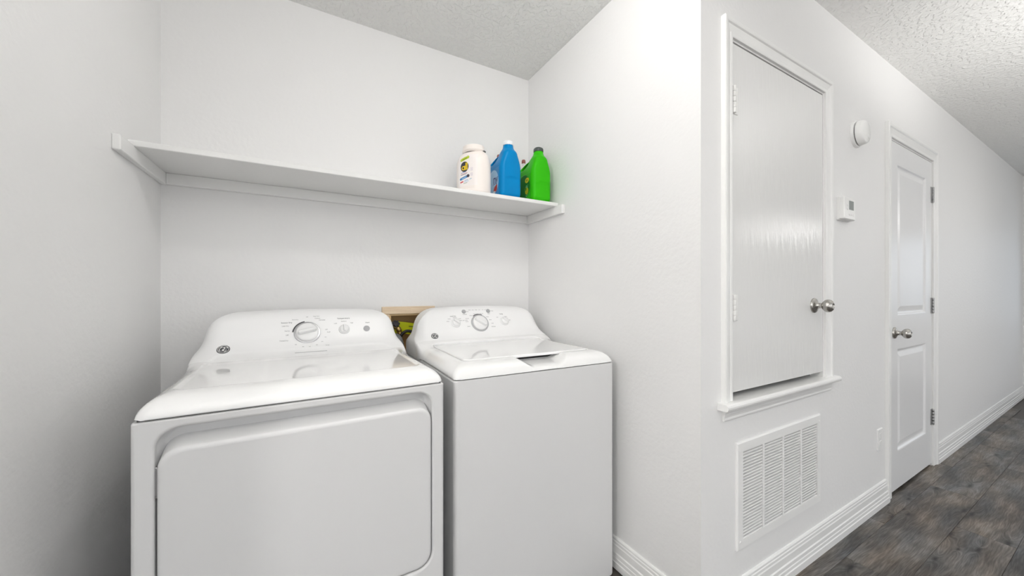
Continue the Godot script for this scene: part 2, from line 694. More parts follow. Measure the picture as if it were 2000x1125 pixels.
# -------------------------------------------------------------------------------- room
func setting() -> void:
	# floor: a base slab and the planks of the part that can be seen
	var st := tool()
	bx(st, -2.6, 7.1, -0.12, -0.006, -3.6, 1.98)
	var fl := struct("floor", st, M.floor_base, "dark grey brown wood plank floor along the hall", "floor")
	planks(fl)

	st = tool()
	slab(st, -0.608, 7.1, 0.0, 2.6, D_BACK, D_BACK + 0.14, [[0.347, 0.60, 0.845, 1.062]])
	struct("wall_back", st, M.wall, "white painted back wall of the laundry closet behind the machines", "wall")
	st = tool()
	bx(st, X_LEFT - 0.12, X_LEFT, 0.0, 2.6, 0.70, D_BACK)
	bx(st, -2.6, X_LEFT - 0.12, 0.0, 2.6, 0.70, 0.82)
	struct("wall_left", st, M.wall, "white painted left wall of the laundry closet beside the dryer", "wall")
	st = tool()
	bx(st, X_RIGHT, X_RIGHT + 0.115, 0.0, 2.6, D_HALL, D_BACK)
	struct("wall_right", st, M.wall, "white painted right wall of the laundry closet beside the washer", "wall")
	st = tool()
	slab(st, X_RIGHT + 0.115, 7.0, 0.0, 2.6, D_HALL, D_HALL + 0.115, [[1.325, 2.06, 0.745, 2.083], [1.385, 1.98, 0.262, 0.59], [2.89, 3.678, 0.0, 2.058]])
	struct("wall_hall", st, M.wall, "white hall wall with the two doors and the vent grille", "wall")
	st = tool()
	slab(st, -3.6, 1.98, 0.0, 2.6, 7.0, 7.12, [[-0.55, 0.62, 0.84, 1.92]], false)
	# slab() along d: u is d
	struct("wall_end", st, M.wall, "white wall at the far end of the hall with a window", "wall")
	st = tool()
	bx(st, -2.72, -2.6, 0.0, 2.6, -3.6, 0.82)
	struct("wall_side", st, M.wall, "white wall of the room to the left of the viewpoint", "wall")
	st = tool()
	slab(st, -2.6, 7.0, 0.0, 2.6, -3.6, -3.48, [[-2.4, 6.8, 0.2, 2.35]])  # wide opening added to go with the rear fill light
	struct("wall_rear", st, M.wall, "white wall behind the viewpoint with an added wide window for fill light", "wall")
	st = tool()
	bx(st, X_LEFT - 0.12, X_RIGHT + 0.115, CEIL, CEIL + 0.16, 0.5, D_BACK + 0.1)
	bx(st, -2.72, 7.1, 2.475, 2.62, -3.6, 0.50)
	bx(st, X_RIGHT + 0.115, 7.1, 2.475, 2.62, 0.50, 1.98)
	bx(st, -2.72, X_LEFT - 0.12, 2.475, 2.62, 0.50, 0.82)
	struct("ceiling", st, M.ceiling, "white knockdown textured ceiling", "ceiling")

	# windows out of the frame: frame bars and panes
	window(Vector3(7.06, 0.84, 0.55), Vector3(7.06, 1.92, -0.62), true)
	window(Vector3(-2.4, 0.2, 3.54), Vector3(6.8, 2.35, 3.54), false)  # rear window is added, it goes with the frontal fill

	baseboards()

func window(a: Vector3, b: Vector3, across_x: bool) -> void:
	var w := structure("window_1" if across_x else "window_2", "white framed window in the far end wall of the hall" if across_x else "added wide white framed window behind the viewpoint for fill light", "window")
	var fr := tool()
	var e := 0.03
	var lo := Vector3(minf(a.x, b.x), a.y, minf(a.z, b.z))
	var hi := Vector3(maxf(a.x, b.x), b.y, maxf(a.z, b.z))
	var t := Vector3(e, 0, 0) if across_x else Vector3(0, 0, e)
	var u := 2 if across_x else 0
	var bars := 3 if across_x else 6
	for k in bars:
		var c := lerpf(lo[u] + e, hi[u] - e, k / float(bars - 1))
		var p := lo
		var q := hi
		p[u] = c - e
		q[u] = c + e
		box(fr, p - t, q + t, 0.004)
	for y in [lo.y + e, hi.y - e]:
		box(fr, Vector3(lo.x, y - e, lo.z) - t * 0.9, Vector3(hi.x, y + e, hi.z) + t * 0.9, 0.004)
	put("window_frame", fr, M.trim, w)
	var g := tool()
	box(g, lo - t * 0.1, hi + t * 0.1)
	var m := mat(Color(1, 1, 1, 0.04), 0.0)
	m.transparency = BaseMaterial3D.TRANSPARENCY_ALPHA
	put("pane", g, m, w)

func planks(fl: Node) -> void:
	# grey brown oak look: long grain with knots, four pictures
	var mats := []
	for v in 4:
		var n := FastNoiseLite.new()
		n.seed = 31 + v * 7
		n.frequency = 0.01
		n.fractal_octaves = 3
		var rng := RandomNumberGenerator.new()
		rng.seed = 5 + v
		var knots := []
		for k in 4:
			knots.append(Vector3(rng.randf() * 1024, rng.randf() * 176, rng.randf_range(9, 22)))
		var im := Image.create(1024, 176, false, Image.FORMAT_RGB8)
		var tint := [0.0, 0.03, -0.025, 0.012]
		for y in 176:
			for x in 1024:
				var wy := float(y)
				var dark := 0.0
				for k in knots:
					var dx: float = (x - k.x) / (k.z * 3.2)
					var dy: float = (y - k.y) / k.z
					var r2 := dx * dx + dy * dy
					if r2 < 12.0:
						wy += signf(dy) * k.z * 1.5 * exp(-r2 * 0.8)
						dark += 0.30 * exp(-r2 * 7.0) + 0.05 * exp(-r2) * (0.5 + 0.5 * sin(sqrt(r2) * 14.0))
				wy += n.get_noise_2d(x * 0.16, y * 0.4 + 900.0) * 14.0
				var g := n.get_noise_2d(x * 0.22, wy * 3.4)
				var fine := n.get_noise_2d(x * 1.1 + 300.0, wy * 17.0)
				var broad := n.get_noise_2d(x * 0.3 + 70.0, y * 0.5 + 333.0)
				var b: float = 0.335 + g * 0.11 + fine * 0.13 + broad * 0.14 - dark + tint[v]
				var warm := n.get_noise_2d(x * 0.2 + 811.0, y * 0.7) * 0.05 + 0.006
				im.set_pixel(x, y, Color(b + 0.012 + warm, b - 0.004 + warm * 0.3, b - 0.022 - warm * 0.4))
		var m := mat(Color.WHITE, 0.42)
		m.albedo_texture = ImageTexture.create_from_image(im)
		mats.append(m)
	# one mesh, shared by all full planks
	var L := 1.22
	var W := 0.18
	var st := tool()
	var ch := 0.0012
	var xs := [0.0, ch, L - ch, L]
	for i in 3:
		for j in 3:
			var ds := [0.0, ch, W - ch, W]
			var q := []
			for e in [[i, j], [i + 1, j], [i + 1, j + 1], [i, j + 1]]:
				var edge: bool = e[0] == 0 or e[0] == 3 or e[1] == 0 or e[1] == 3
				q.append(Vector3(xs[e[0]], -ch if edge else 0.0, -ds[e[1]]))
			for k in [[0, 1, 2], [0, 2, 3]]:
				var nn: Vector3 = (q[k[1]] - q[k[0]]).cross(q[k[2]] - q[k[0]]).normalized()
				if nn.y < 0.0:
					nn = -nn
				var g: Vector3 = (q[k[1]] - q[k[0]]).cross(q[k[2]] - q[k[0]])
				var o: Array = [k[0], k[1], k[2]] if g.y < 0.0 else [k[0], k[2], k[1]]
				for id in o:
					st.set_normal(nn)
					st.set_uv(Vector2(q[id].x / L, -q[id].z / W))
					st.add_vertex(q[id])
	var mesh := st.commit()
	var rng := RandomNumberGenerator.new()
	rng.seed = 77
	var row := 0
	for dd in range(-5, 6):
		var d0 := -0.04 + dd * (W + 0.0006)
		var x := -0.6 + fmod(row * 0.47 + 0.13, L)
		row += 1
		while x < 5.2:
			var o := put_mesh("plank", mesh, mats[rng.randi() % 4], fl)
			o.position = P(x, 0.0, d0)
			if rng.randf() < 0.5:
				o.rotation.y = PI
				o.position = P(x + L, 0.0, d0 + W)
			x += L + 0.0006

func baseboards() -> void:
	# stepped profile: a out from the wall, b up
	var pr := PackedVector2Array([Vector2(0, 0), Vector2(0.019, 0), Vector2(0.019, 0.028), Vector2(0.0165, 0.031), Vector2(0.0165, 0.044), Vector2(0.0145, 0.047), Vector2(0.0145, 0.062),
		Vector2(0.0115, 0.066), Vector2(0.0115, 0.094), Vector2(0.0095, 0.098), Vector2(0.0095, 0.108), Vector2(0.0075, 0.111), Vector2(0.0075, 0.119), Vector2(0.0045, 0.124), Vector2(0, 0.125)])
	var st := tool()
	mould(st, pr, P(X_RIGHT, 0, D_HALL), Vector3(1, 0, 0), Vector3(0, 0, 1), Vector3.UP, 2.822 - X_RIGHT, -1.0, 0.0)
	struct("baseboard_hall", st, M.trim, "white stepped baseboard under the vent grille in the hall", "baseboard")
	st = tool()
	mould(st, pr, P(3.748, 0, D_HALL), Vector3(1, 0, 0), Vector3(0, 0, 1), Vector3.UP, 3.2)
	struct("baseboard_end", st, M.trim, "short white baseboard right of the panelled door", "baseboard")
	st = tool()
	mould(st, pr, P(X_RIGHT, 0, D_HALL), Vector3(0, 0, -1), Vector3(-1, 0, 0), Vector3.UP, D_BACK - D_HALL, -1.0, 0.0)
	struct("baseboard_right", st, M.trim, "white stepped baseboard on the closet wall right of the washer", "baseboard")

# casing profile: a across from the opening outwards, b out from the wall
func casing_profile(w: float) -> PackedVector2Array:
	return PackedVector2Array([Vector2(0, 0), Vector2(0, 0.008), Vector2(0.003, 0.0095), Vector2(w * 0.22, 0.0095), Vector2(w * 0.26, 0.0075), Vector2(w * 0.32, 0.0085), Vector2(w * 0.62, 0.0125),
		Vector2(w * 0.66, 0.0115), Vector2(w * 0.72, 0.016), Vector2(w * 0.78, 0.0175), Vector2(w - 0.003, 0.0175), Vector2(w, 0.0155), Vector2(w, 0)])

func casing(parent: Node, x0: float, x1: float, y0: float, y1: float, w: float) -> void:
	var out := Vector3(0, 0, 1)
	var pr := casing_profile(w)
	var st := tool()
	mould(st, pr, P(x0, y0, D_HALL), Vector3.UP, Vector3(-1, 0, 0), out, y1 - y0, 0.0, -1.0)
	put("casing", st, M.trim, parent)
	st = tool()
	mould(st, pr, P(x1, y0, D_HALL), Vector3.UP, Vector3(1, 0, 0), out, y1 - y0, 0.0, -1.0)
	put("casing", st, M.trim, parent)
	st = tool()
	mould(st, pr, P(x0, y1, D_HALL), Vector3(1, 0, 0), Vector3.UP, out, x1 - x0, -1.0, -1.0)
	put("casing", st, M.trim, parent)

func jamb(parent: Node, x0: float, x1: float, y0: float, y1: float, leaf_gap: float) -> void:
	var st := tool()
	var t := 0.012
	bx(st, x0 - t, x0, y0, y1 + t, D_HALL + 0.0005, D_HALL + 0.114)
	bx(st, x1, x1 + t, y0, y1 + t, D_HALL + 0.0005, D_HALL + 0.114)
	bx(st, x0, x1, y1, y1 + t, D_HALL + 0.0005, D_HALL + 0.114)
	# stop strips behind the leaf
	bx(st, x0, x0 + 0.012, y0, y1, D_HALL + 0.045, D_HALL + 0.08)
	bx(st, x1 - 0.012, x1, y0, y1, D_HALL + 0.045, D_HALL + 0.08)
	bx(st, x0, x1, y1 - 0.012, y1, D_HALL + 0.045, D_HALL + 0.08)
	put("jamb", st, M.trim, parent)

func knob_set(parent: Node, at: Vector3) -> void:
	# rose, neck and tulip knob along +z (out of the door)
	var xf := Transform3D(Basis(Vector3(1, 0, 0), Vector3(0, 0, 1), Vector3(0, -1, 0)), at)
	var st := tool()
	lathe(st, PackedVector2Array([Vector2(0.033, 0.0), Vector2(0.033, 0.004), Vector2(0.031, 0.0075), Vector2(0.024, 0.010), Vector2(0.016, 0.013), Vector2(0.0125, 0.018), Vector2(0.0115, 0.028), Vector2(0.0125, 0.032),
		Vector2(0.019, 0.036), Vector2(0.0255, 0.043), Vector2(0.0278, 0.050), Vector2(0.0275, 0.056), Vector2(0.0245, 0.063), Vector2(0.019, 0.068), Vector2(0.012, 0.0705), Vector2(0.0098, 0.0685), Vector2(0.0002, 0.0683)]), xf, 40)
	var k := put("door_knob", st, M.nickel, parent)
	k.set_meta("label", "brushed nickel door knob")

func hinge(parent: Node, x: float, y: float, h: float, m: Material, plate: float, both: bool) -> void:
	var st := tool()
	var xf := Transform3D(Basis.IDENTITY, P(x, y - h * 0.5, D_HALL - 0.0065))
	for k in 5:
		var a := h * k / 5.0 + 0.0006
		var b := h * (k + 1) / 5.0 - 0.0006
		lathe(st, PackedVector2Array([Vector2(0.0002, a), Vector2(0.0058, a), Vector2(0.0064, a + 0.001), Vector2(0.0064, b - 0.001), Vector2(0.0058, b), Vector2(0.0002, b)]), xf, 14)
	bx(st, x, x + plate, y - h * 0.5, y + h * 0.5, D_HALL - 0.003, D_HALL + 0.001, 0.0008)
	if both:
		bx(st, x - plate, x, y - h * 0.5, y + h * 0.5, D_HALL - 0.003, D_HALL + 0.001, 0.0008)
	# screw heads
	for s in [-0.32, 0.0, 0.32]:
		for e in ([-1, 1] if both else [1]):
			lathe(st, PackedVector2Array([Vector2(0.0035, 0), Vector2(0.003, 0.0008), Vector2(0.0002, 0.0009)]), Transform3D(Basis(Vector3(1, 0, 0), Vector3(0, 0, 1), Vector3(0, -1, 0)), P(x + e * plate * 0.6, y + h * s, D_HALL - 0.003)), 10)
	put("hinge", st, m, parent)

func hall_doors() -> void:
	# --- the short flush door over the sill
	var d1 := structure("door_1", "short white flush door over a sill above the vent grille", "door")
	var st := tool()
	bx(st, 1.334, 2.0505, 0.807, 2.071, D_HALL, D_HALL + 0.042, 0.0015)
	put("door_leaf", st, M.door, d1)
	jamb(d1, 1.330, 2.0545, 0.775, 2.0765, 0.004)
	casing(d1, 1.3235, 2.061, 0.783, 2.083, 0.0585)
	hinge(d1, 1.3345, 1.864, 0.098, M.hinge_paint, 0.030, false)
	hinge(d1, 1.3345, 1.114, 0.094, M.hinge_paint, 0.030, false)
	knob_set(d1, P(1.962, 1.111, D_HALL))
	# sill board with rounded nose and the moulding below it
	st = tool()
	var nose := PackedVector2Array([Vector2(-0.10, 0), Vector2(0.030, 0), Vector2(0.036, 0.003), Vector2(0.0385, 0.009), Vector2(0.0385, 0.015), Vector2(0.036, 0.021), Vector2(0.030, 0.024), Vector2(-0.10, 0.024)])
	var shift := PackedVector2Array()
	for p in nose:
		if p.x > 0.0:
			shift.append(p)
	shift.append(Vector2(0, 0.024))
	shift.append(Vector2(0, 0))
	mould(st, shift, P(1.243, 0.759, D_HALL), Vector3(1, 0, 0), Vector3(0, 0, 1), Vector3.UP, 2.142 - 1.243)
	bx(st, 1.326, 2.0590, 0.759, 0.783, D_HALL, D_HALL + 0.113)
	put("sill_board", st, M.trim, d1)
	st = tool()
	var ap := PackedVector2Array([Vector2(0, 0), Vector2(0.006, 0), Vector2(0.0085, 0.003), Vector2(0.0085, 0.008), Vector2(0.0075, 0.011), Vector2(0.0085, 0.018), Vector2(0.0095, 0.021), Vector2(0.0095, 0.028), Vector2(0.012, 0.031), Vector2(0.0125, 0.034), Vector2(0.0125, 0.044), Vector2(0, 0.044)])
	mould(st, ap, P(1.272, 0.715, D_HALL), Vector3(1, 0, 0), Vector3(0, 0, 1), Vector3.UP, 2.118 - 1.272)
	put("apron", st, M.trim, d1)

	# --- the panelled door further along
	var d2 := structure("door_2", "tall white two-panel door further along the hall", "door")
	var x0 := 2.9035
	var x1 := 3.664
	var y0 := 0.018
	var y1 := 2.043
	var panels := [[3.018, 3.55, 1.035, 1.925], [3.018, 3.55, 0.235, 0.838]]
	st = tool()
	# front as rectangles round the panels, then the panel mouldings
	var us := [x0, 3.018, 3.55, x1]
	var vs := [y0, 0.235, 0.838, 1.035, 1.925, y1]
	for i in 3:
		for j in 5:
			if i == 1 and (j == 1 or j == 3):
				continue
			quad(st, P(us[i], vs[j], D_HALL), P(us[i + 1], vs[j], D_HALL), P(us[i + 1], vs[j + 1], D_HALL), P(us[i], vs[j + 1], D_HALL), Vector3(0, 0, 1))
	bx(st, x0, x1, y0, y1, D_HALL + 0.012, D_HALL + 0.035)
	var zf := D_HALL
	quad(st, P(x0, y0, zf), P(x0, y1, zf), P(x0, y1, zf + 0.03), P(x0, y0, zf + 0.03), Vector3(-1, 0, 0))
	quad(st, P(x1, y0, zf), P(x1, y1, zf), P(x1, y1, zf + 0.03), P(x1, y0, zf + 0.03), Vector3(1, 0, 0))
	quad(st, P(x0, y0, zf), P(x1, y0, zf), P(x1, y0, zf + 0.03), P(x0, y0, zf + 0.03), Vector3(0, -1, 0))
	quad(st, P(x0, y1, zf), P(x1, y1, zf), P(x1, y1, zf + 0.03), P(x0, y1, zf + 0.03), Vector3(0, 1, 0))
	var leaf := put("door_leaf", st, M.door_smooth, d2)
	for p in panels:
		st = tool()
		var prof := [[0.0, 0.0], [0.006, 0.0015], [0.012, 0.009], [0.018, 0.011], [0.024, 0.0105], [0.050, 0.0035], [0.054, 0.003]]
		for k in prof.size() - 1:
			var a = prof[k]
			var b = prof[k + 1]
			var A := [P(p[0] + a[0], p[2] + a[0], zf + a[1]), P(p[1] - a[0], p[2] + a[0], zf + a[1]), P(p[1] - a[0], p[3] - a[0], zf + a[1]), P(p[0] + a[0], p[3] - a[0], zf + a[1])]
			var B := [P(p[0] + b[0], p[2] + b[0], zf + b[1]), P(p[1] - b[0], p[2] + b[0], zf + b[1]), P(p[1] - b[0], p[3] - b[0], zf + b[1]), P(p[0] + b[0], p[3] - b[0], zf + b[1])]
			for e in 4:
				var g := (e + 1) % 4
				var nn: Vector3 = (A[g] - A[e]).cross(B[e] - A[e]).normalized()
				if nn.z < 0.0:
					nn = -nn
				quad(st, A[e], A[g], B[g], B[e], nn)
		var l = prof[-1]
		quad(st, P(p[0] + l[0], p[2] + l[0], zf + l[1]), P(p[1] - l[0], p[2] + l[0], zf + l[1]), P(p[1] - l[0], p[3] - l[0], zf + l[1]), P(p[0] + l[0], p[3] - l[0], zf + l[1]), Vector3(0, 0, 1))
		put("door_panel", st, M.door_smooth, leaf)
	jamb(d2, 2.900, 3.668, 0.0, 2.047, 0.004)
	casing(d2, 2.892, 3.676, 0.0, 2.055, 0.071)
	for y in [1.826, 1.081, 0.332]:
		hinge(d2, 3.669, y, 0.104, M.nickel_dull, 0.028, true)
	knob_set(d2, P(2.962, 0.935, D_HALL))

# -------------------------------------------------------------------------------- shelf
func shelf() -> void:
	var t := thing("wall_shelf", "long white painted wall shelf over the washer and dryer", "shelf", P(0, 1.622, D_BACK))
	var st := tool()
	var w0 := X_LEFT
	var w1 := X_RIGHT
	box(st, Vector3(w0 + 0.003, 0.0, 0.0), Vector3(w1 - 0.003, 0.0185, 0.305), 0.002)
	put("shelf_board", st, M.shelf, t)
	st = tool()
	box(st, Vector3(w0 + 0.019, -0.043, 0.0), Vector3(w1 - 0.019, 0.0, 0.019), 0.002)
	put("cleat", st, M.shelf, t)
	st = tool()
	box(st, Vector3(w0, -0.043, 0.0), Vector3(w0 + 0.019, 0.0, 0.398), 0.002)
	box(st, Vector3(w0, -0.002, 0.3055), Vector3(w0 + 0.019, 0.0015, 0.398), 0.0005)
	put("cleat", st, M.shelf, t)
	st = tool()
	box(st, Vector3(w1 - 0.019, -0.046, 0.0), Vector3(w1, 0.0, 0.358), 0.002)
	put("cleat", st, M.shelf, t)

# -------------------------------------------------------------------------------- dryer and washer
# top shell with control hood; x across, y up from the seam, z out of the front (front at 0, back at -0.70)
func top_field(p: Vector3, k: Dictionary) -> float:
	var q := -p.z
	var ax := absf(p.x)
	var deck: float = k.deck
	# slab with a rolled front and rolled sides
	var rim := smax(-q - 0.0025, ax - 0.3475, 0.022)
	var s := smax(p.y - deck, rim, lerpf(0.072, 0.02, smoothstep(0.36, 0.52, q)))
	s = maxf(s, -p.y)
	s = maxf(s, q - 0.70)
	# the tray
	var tr := smax(smax(ax - k.tray, absf(q - 0.30) - 0.225, 0.04), (deck - 0.0045) - p.y, 0.006)
	s = smax(s, -tr, 0.008)
	# hood: leaning front, arched top, leaning sides
	var lean := 0.60
	var front: float = (-(q - k.q0) + (p.y - deck) * lean) / sqrt(1.0 + lean * lean)
	var top: float = p.y - (k.top - 0.014 * (p.x / 0.33) * (p.x / 0.33))
	var side: float = ax - k.half + maxf(p.y - deck, 0.0) * k.slant
	var b := smax(front, top, 0.035)
	b = smax(b, q - 0.69, 0.03)
	b = smax(b, side, 0.05)
	var cor := smax(top, side, k.round)
	b = maxf(b, cor)
	b = maxf(b, -p.y)
	return smax(smin(s, b, 0.065), ax - 0.3475, 0.010)

func hood_spot(fn: Callable, x: float, y: float) -> Transform3D:
	# frame on the hood's front at (x, y): z along the surface normal, y up the slope
	var p := march(fn, Vector3(x, y, 0.05), Vector3(0, 0, -1), 0.9)
	var n := grad(fn, p).normalized()
	var r := Vector3.UP.cross(n).normalized()
	return Transform3D(Basis(r, n.cross(r), n), p)

func turn_knob(parent: Node, called: String, xf: Transform3D, r: float, angle: float, label: String) -> void:
	# skirt ring, body and a grip bar across the face
	var up := Transform3D(Basis(Vector3(1, 0, 0), Vector3(0, 0, 1), Vector3(0, -1, 0)), Vector3.ZERO)
	var st := tool()
	lathe(st, PackedVector2Array([Vector2(r, 0.0), Vector2(r, 0.004), Vector2(r * 0.985, 0.0055), Vector2(r * 0.93, 0.006), Vector2(r * 0.80, 0.0062)]), xf * up, 48)
	var k := put(called, st, M.silver if r > 0.03 else M.knob, parent)
	k.set_meta("label", label)
	st = tool()
	lathe(st, PackedVector2Array([Vector2(r * 0.86, 0.004), Vector2(r * 0.84, 0.010), Vector2(r * 0.80, 0.0125), Vector2(r * 0.70, 0.0145), Vector2(r * 0.45, 0.0155), Vector2(0.0002, 0.016)]), xf * up, 40)
	put("knob_face", st, M.knob, k)
	st = tool()
	var fr := xf * Transform3D(Basis(Vector3(0, 0, 1), angle), Vector3(0, 0, 0.0145))
	rings(st, [[rrect(-r * 0.72, r * 0.72, -r * 0.20, r * 0.20, r * 0.19, 5), 0.0], [rrect(-r * 0.70, r * 0.70, -r * 0.165, r * 0.165, r * 0.16, 5), r * 0.16 + 0.003], [rrect(-r * 0.66, r * 0.66, -r * 0.12, r * 0.12, r * 0.115, 5), r * 0.2 + 0.004]], fr)
	put("grip", st, M.knob, k)

func emblem(parent: Node, xf: Transform3D, r: float) -> void:
	# round dark badge with a pale monogram and a pale inner ring
	var up := Transform3D(Basis(Vector3(1, 0, 0), Vector3(0, 0, 1), Vector3(0, -1, 0)), Vector3.ZERO)
	var st := tool()
	lathe(st, PackedVector2Array([Vector2(r, -0.002), Vector2(r, 0.0012), Vector2(r * 0.95, 0.0018), Vector2(0.0002, 0.0018)]), xf * up, 40)
	var b := put("emblem", st, M.badge, parent)
	b.set_meta("label", "round dark emblem with pale script letters")
	st = tool()
	lathe(st, PackedVector2Array([Vector2(r * 0.80, 0.0018), Vector2(r * 0.80, 0.0022), Vector2(r * 0.86, 0.0022), Vector2(r * 0.86, 0.0018)]), xf * up, 40)
	word(st, "G", r * 0.92, xf * Transform3D(Basis.IDENTITY, Vector3(-r * 0.27, 0.0, 0.0022)), false, 0.25, "Droid Serif")
	word(st, "E", r * 0.92, xf * Transform3D(Basis.IDENTITY, Vector3(r * 0.27, 0.0, 0.0022)), false, 0.25, "Droid Serif")
	for a in 4:
		var c := xf * Transform3D(Basis(Vector3(0, 0, 1), a * PI / 2.0 + 0.5), Vector3(0, 0, 0.0018))
		box(st, Vector3(r * 0.60, -r * 0.16, 0), Vector3(r * 0.68, r * 0.16, 0.0004), 0.0, c)
	put("monogram", st, M.trim, b)

func machines() -> void:
	# ---------------- dryer: front face 0.69 wide, its left corner slightly nearer than the right
	var dk := {"deck": 0.046, "tray": 0.293, "q0": 0.505, "top": 0.207, "half": 0.334, "slant": 0.14, "round": 0.085}
	var fd := func(p: Vector3) -> float: return top_field(p, dk)
	var dr := thing("clothes_dryer", "white front-loading clothes dryer with a wide square door, left of the washer", "dryer", P(0.0175, 0.0, 1.0665), 1.2)
	var seam := Transform3D(Basis.IDENTITY, Vector3(0, 0.8945, 0))
	var st := tool()
	var split := 0.462
	var hood := tool()
	net(st, fd, Vector3(-0.366, -0.008, -0.71), Vector3(0.366, 0.222, 0.012), 0.006, seam, hood, split)
	var top := put("top_panel", st, M.enamel, dr)
	top.set_meta("label", "glossy white top panel")
	put("control_panel", hood, M.panel, dr)
	st = tool()
	box(st, Vector3(-0.050, -0.0006, -0.002), Vector3(0.055, 0.0006, 0.0004), 0.0, seam * hood_spot(fd, 0.0, 0.0535))
	put("panel_gap", st, M.gap, dr)
	# cabinet: body with rounded upright edges, front with the recess for the door
	st = tool()
	var hole := [-0.3065, 0.3075, 0.348, 0.872]
	var W := 0.3445
	rings(st, [[rrect(-W, W, 0.012, 0.8922, 0.004), -0.70], [rrect(-W, W, 0.012, 0.8922, 0.004), -0.008], [rrect(-W + 0.0025, W - 0.0025, 0.0145, 0.8907, 0.004), -0.0022], [rrect(-W + 0.008, W - 0.008, 0.02, 0.8895, 0.004), 0.0]], Transform3D.IDENTITY, false)
	# flat of the front, from the outer ring to the lip of the recess
	rings(st, [[rrect(-W + 0.008, W - 0.008, 0.02, 0.8895, 0.004), 0.0], [rrect(hole[0] - 0.007, hole[1] + 0.007, hole[2] - 0.007, hole[3] + 0.007, 0.052), 0.0]], Transform3D.IDENTITY, false, false)
	var R := []
	for k in 7:
		var a := PI * 0.5 * k / 6.0
		var g := 0.007 * (1.0 - sin(a))
		R.append([rrect(hole[0] - g, hole[1] + g, hole[2] - g, hole[3] + g, 0.045 + g), -0.007 * (1.0 - cos(a))])
	R.append([rrect(hole[0], hole[1], hole[2], hole[3], 0.045), -0.018])
	rings(st, R, Transform3D.IDENTITY, false)
	rings(st, [[rrect(hole[0], hole[1], hole[2], hole[3], 0.045), -0.018], [rrect(hole[0] + 0.004, hole[1] - 0.004, hole[2] + 0.004, hole[3] - 0.004, 0.042), -0.034], [rrect(hole[0] + 0.010, hole[1] - 0.010, hole[2] + 0.010, hole[3] - 0.012, 0.036), -0.043], [rrect(hole[0] + 0.013, hole[1] - 0.013, hole[2] + 0.013, hole[3] - 0.06, 0.03), -0.047]], Transform3D.IDENTITY, true)
	bx(st, -0.33, 0.33, 0.0, 0.012, 0.03, 0.66)
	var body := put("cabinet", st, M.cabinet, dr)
	# dark line under the top
	st = tool()
	box(st, Vector3(-0.336, 0.885, -0.69), Vector3(0.336, 0.8965, -0.009), 0.0)
	put("seam_gasket", st, M.gap, dr)
	# door
	st = tool()
	var dx := [-0.3025, 0.3045, 0.3525, 0.829]
	var L := []
	for k in 8:
		var a := PI * 0.5 * k / 7.0
		var g := 0.009 * (1.0 - cos(a))
		L.append([rrect(dx[0] + g, dx[1] - g, dx[2] + g, dx[3] - g * 1.3, 0.042 - g * 0.5), 0.003 - 0.009 * (1.0 - sin(a))])
	# the rim rises from the scoop floor, proud of the front only along the top
	for e in [[0.0015, -0.011], [0.005, -0.019], [0.010, -0.030], [0.016, -0.0465]]:
		L.push_front([rrect(dx[0], dx[1], dx[2], dx[3] + e[0], 0.042), e[1]])
	rings(st, L)
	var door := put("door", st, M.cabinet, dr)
	door.set_meta("label", "wide flat white dryer door with rounded corners")
	for y in [0.755]:
		st = tool()
		box(st, Vector3(-0.309, y - 0.034, -0.020), Vector3(-0.3005, y + 0.034, -0.007), 0.002)
		for s in [-0.026, 0.026]:
			lathe(st, PackedVector2Array([Vector2(0.0024, 0.0), Vector2(0.002, 0.001), Vector2(0.0002, 0.0012)]), Transform3D(Basis(Vector3(1, 0, 0), Vector3(0, 0, 1), Vector3(0, -1, 0)), Vector3(-0.3045, y + s, -0.007)), 10)
		put("door_hinge", st, M.nickel_dull, door)
	# controls
	var dial := seam * hood_spot(fd, -0.009, 0.119)
	turn_knob(dr, "dial", dial, 0.045, 0.22, "large round timer dial")
	turn_knob(dr, "knob", seam * hood_spot(fd, 0.121, 0.125), 0.0205, PI / 2, "small round temperature knob")
	st = tool()
	lathe(st, PackedVector2Array([Vector2(0.0125, -0.002), Vector2(0.0125, 0.003), Vector2(0.0115, 0.004), Vector2(0.0002, 0.0042)]), seam * hood_spot(fd, 0.206, 0.124) * Transform3D(Basis(Vector3(1, 0, 0), Vector3(0, 0, 1), Vector3(0, -1, 0)), Vector3.ZERO), 24)
	put("start_button", st, M.button, dr)
	emblem(dr, seam * hood_spot(fd, -0.261, 0.078), 0.0185)
	st = tool()
	for w in [["Sensor Dry", -0.090, 0.157, 0.0052], ["More Dry", -0.062, 0.167, 0.0038], ["Less Dry", -0.094, 0.145, 0.0045], ["Damp", -0.088, 0.127, 0.0045], ["Off", -0.088, 0.112, 0.0045], ["Timed Dry", -0.098, 0.093, 0.0045],
		["Off", -0.022, 0.176, 0.0038], ["Easy Care", 0.010, 0.178, 0.0038], ["Cottons", 0.014, 0.170, 0.0042], ["Delicates", 0.030, 0.163, 0.0042], ["Off", 0.044, 0.126, 0.0042], ["Fluff", 0.052, 0.116, 0.0042],
		["10", 0.040, 0.098, 0.0042], ["20", 0.028, 0.083, 0.0042], ["30", 0.009, 0.073, 0.0042], ["40", -0.014, 0.069, 0.0042], ["60", -0.036, 0.070, 0.0042], ["70", -0.060, 0.078, 0.0042], ["Timed", 0.045, 0.070, 0.0036],
		["Temperature", 0.108, 0.1665, 0.0056], ["Low", 0.078, 0.148, 0.0045], ["Medium", 0.109, 0.155, 0.0042], ["High", 0.138, 0.148, 0.0045], ["Start", 0.199, 0.1465, 0.0052]]:
		word(st, w[0], w[3], seam * hood_spot(fd, w[1] + 0.0125, w[2] + 0.0015).translated_local(Vector3(0, 0, 0.0002)), w[3] > 0.005)
	var pr := put("panel_lettering", st, M.print_grey, dr)
	st = tool()
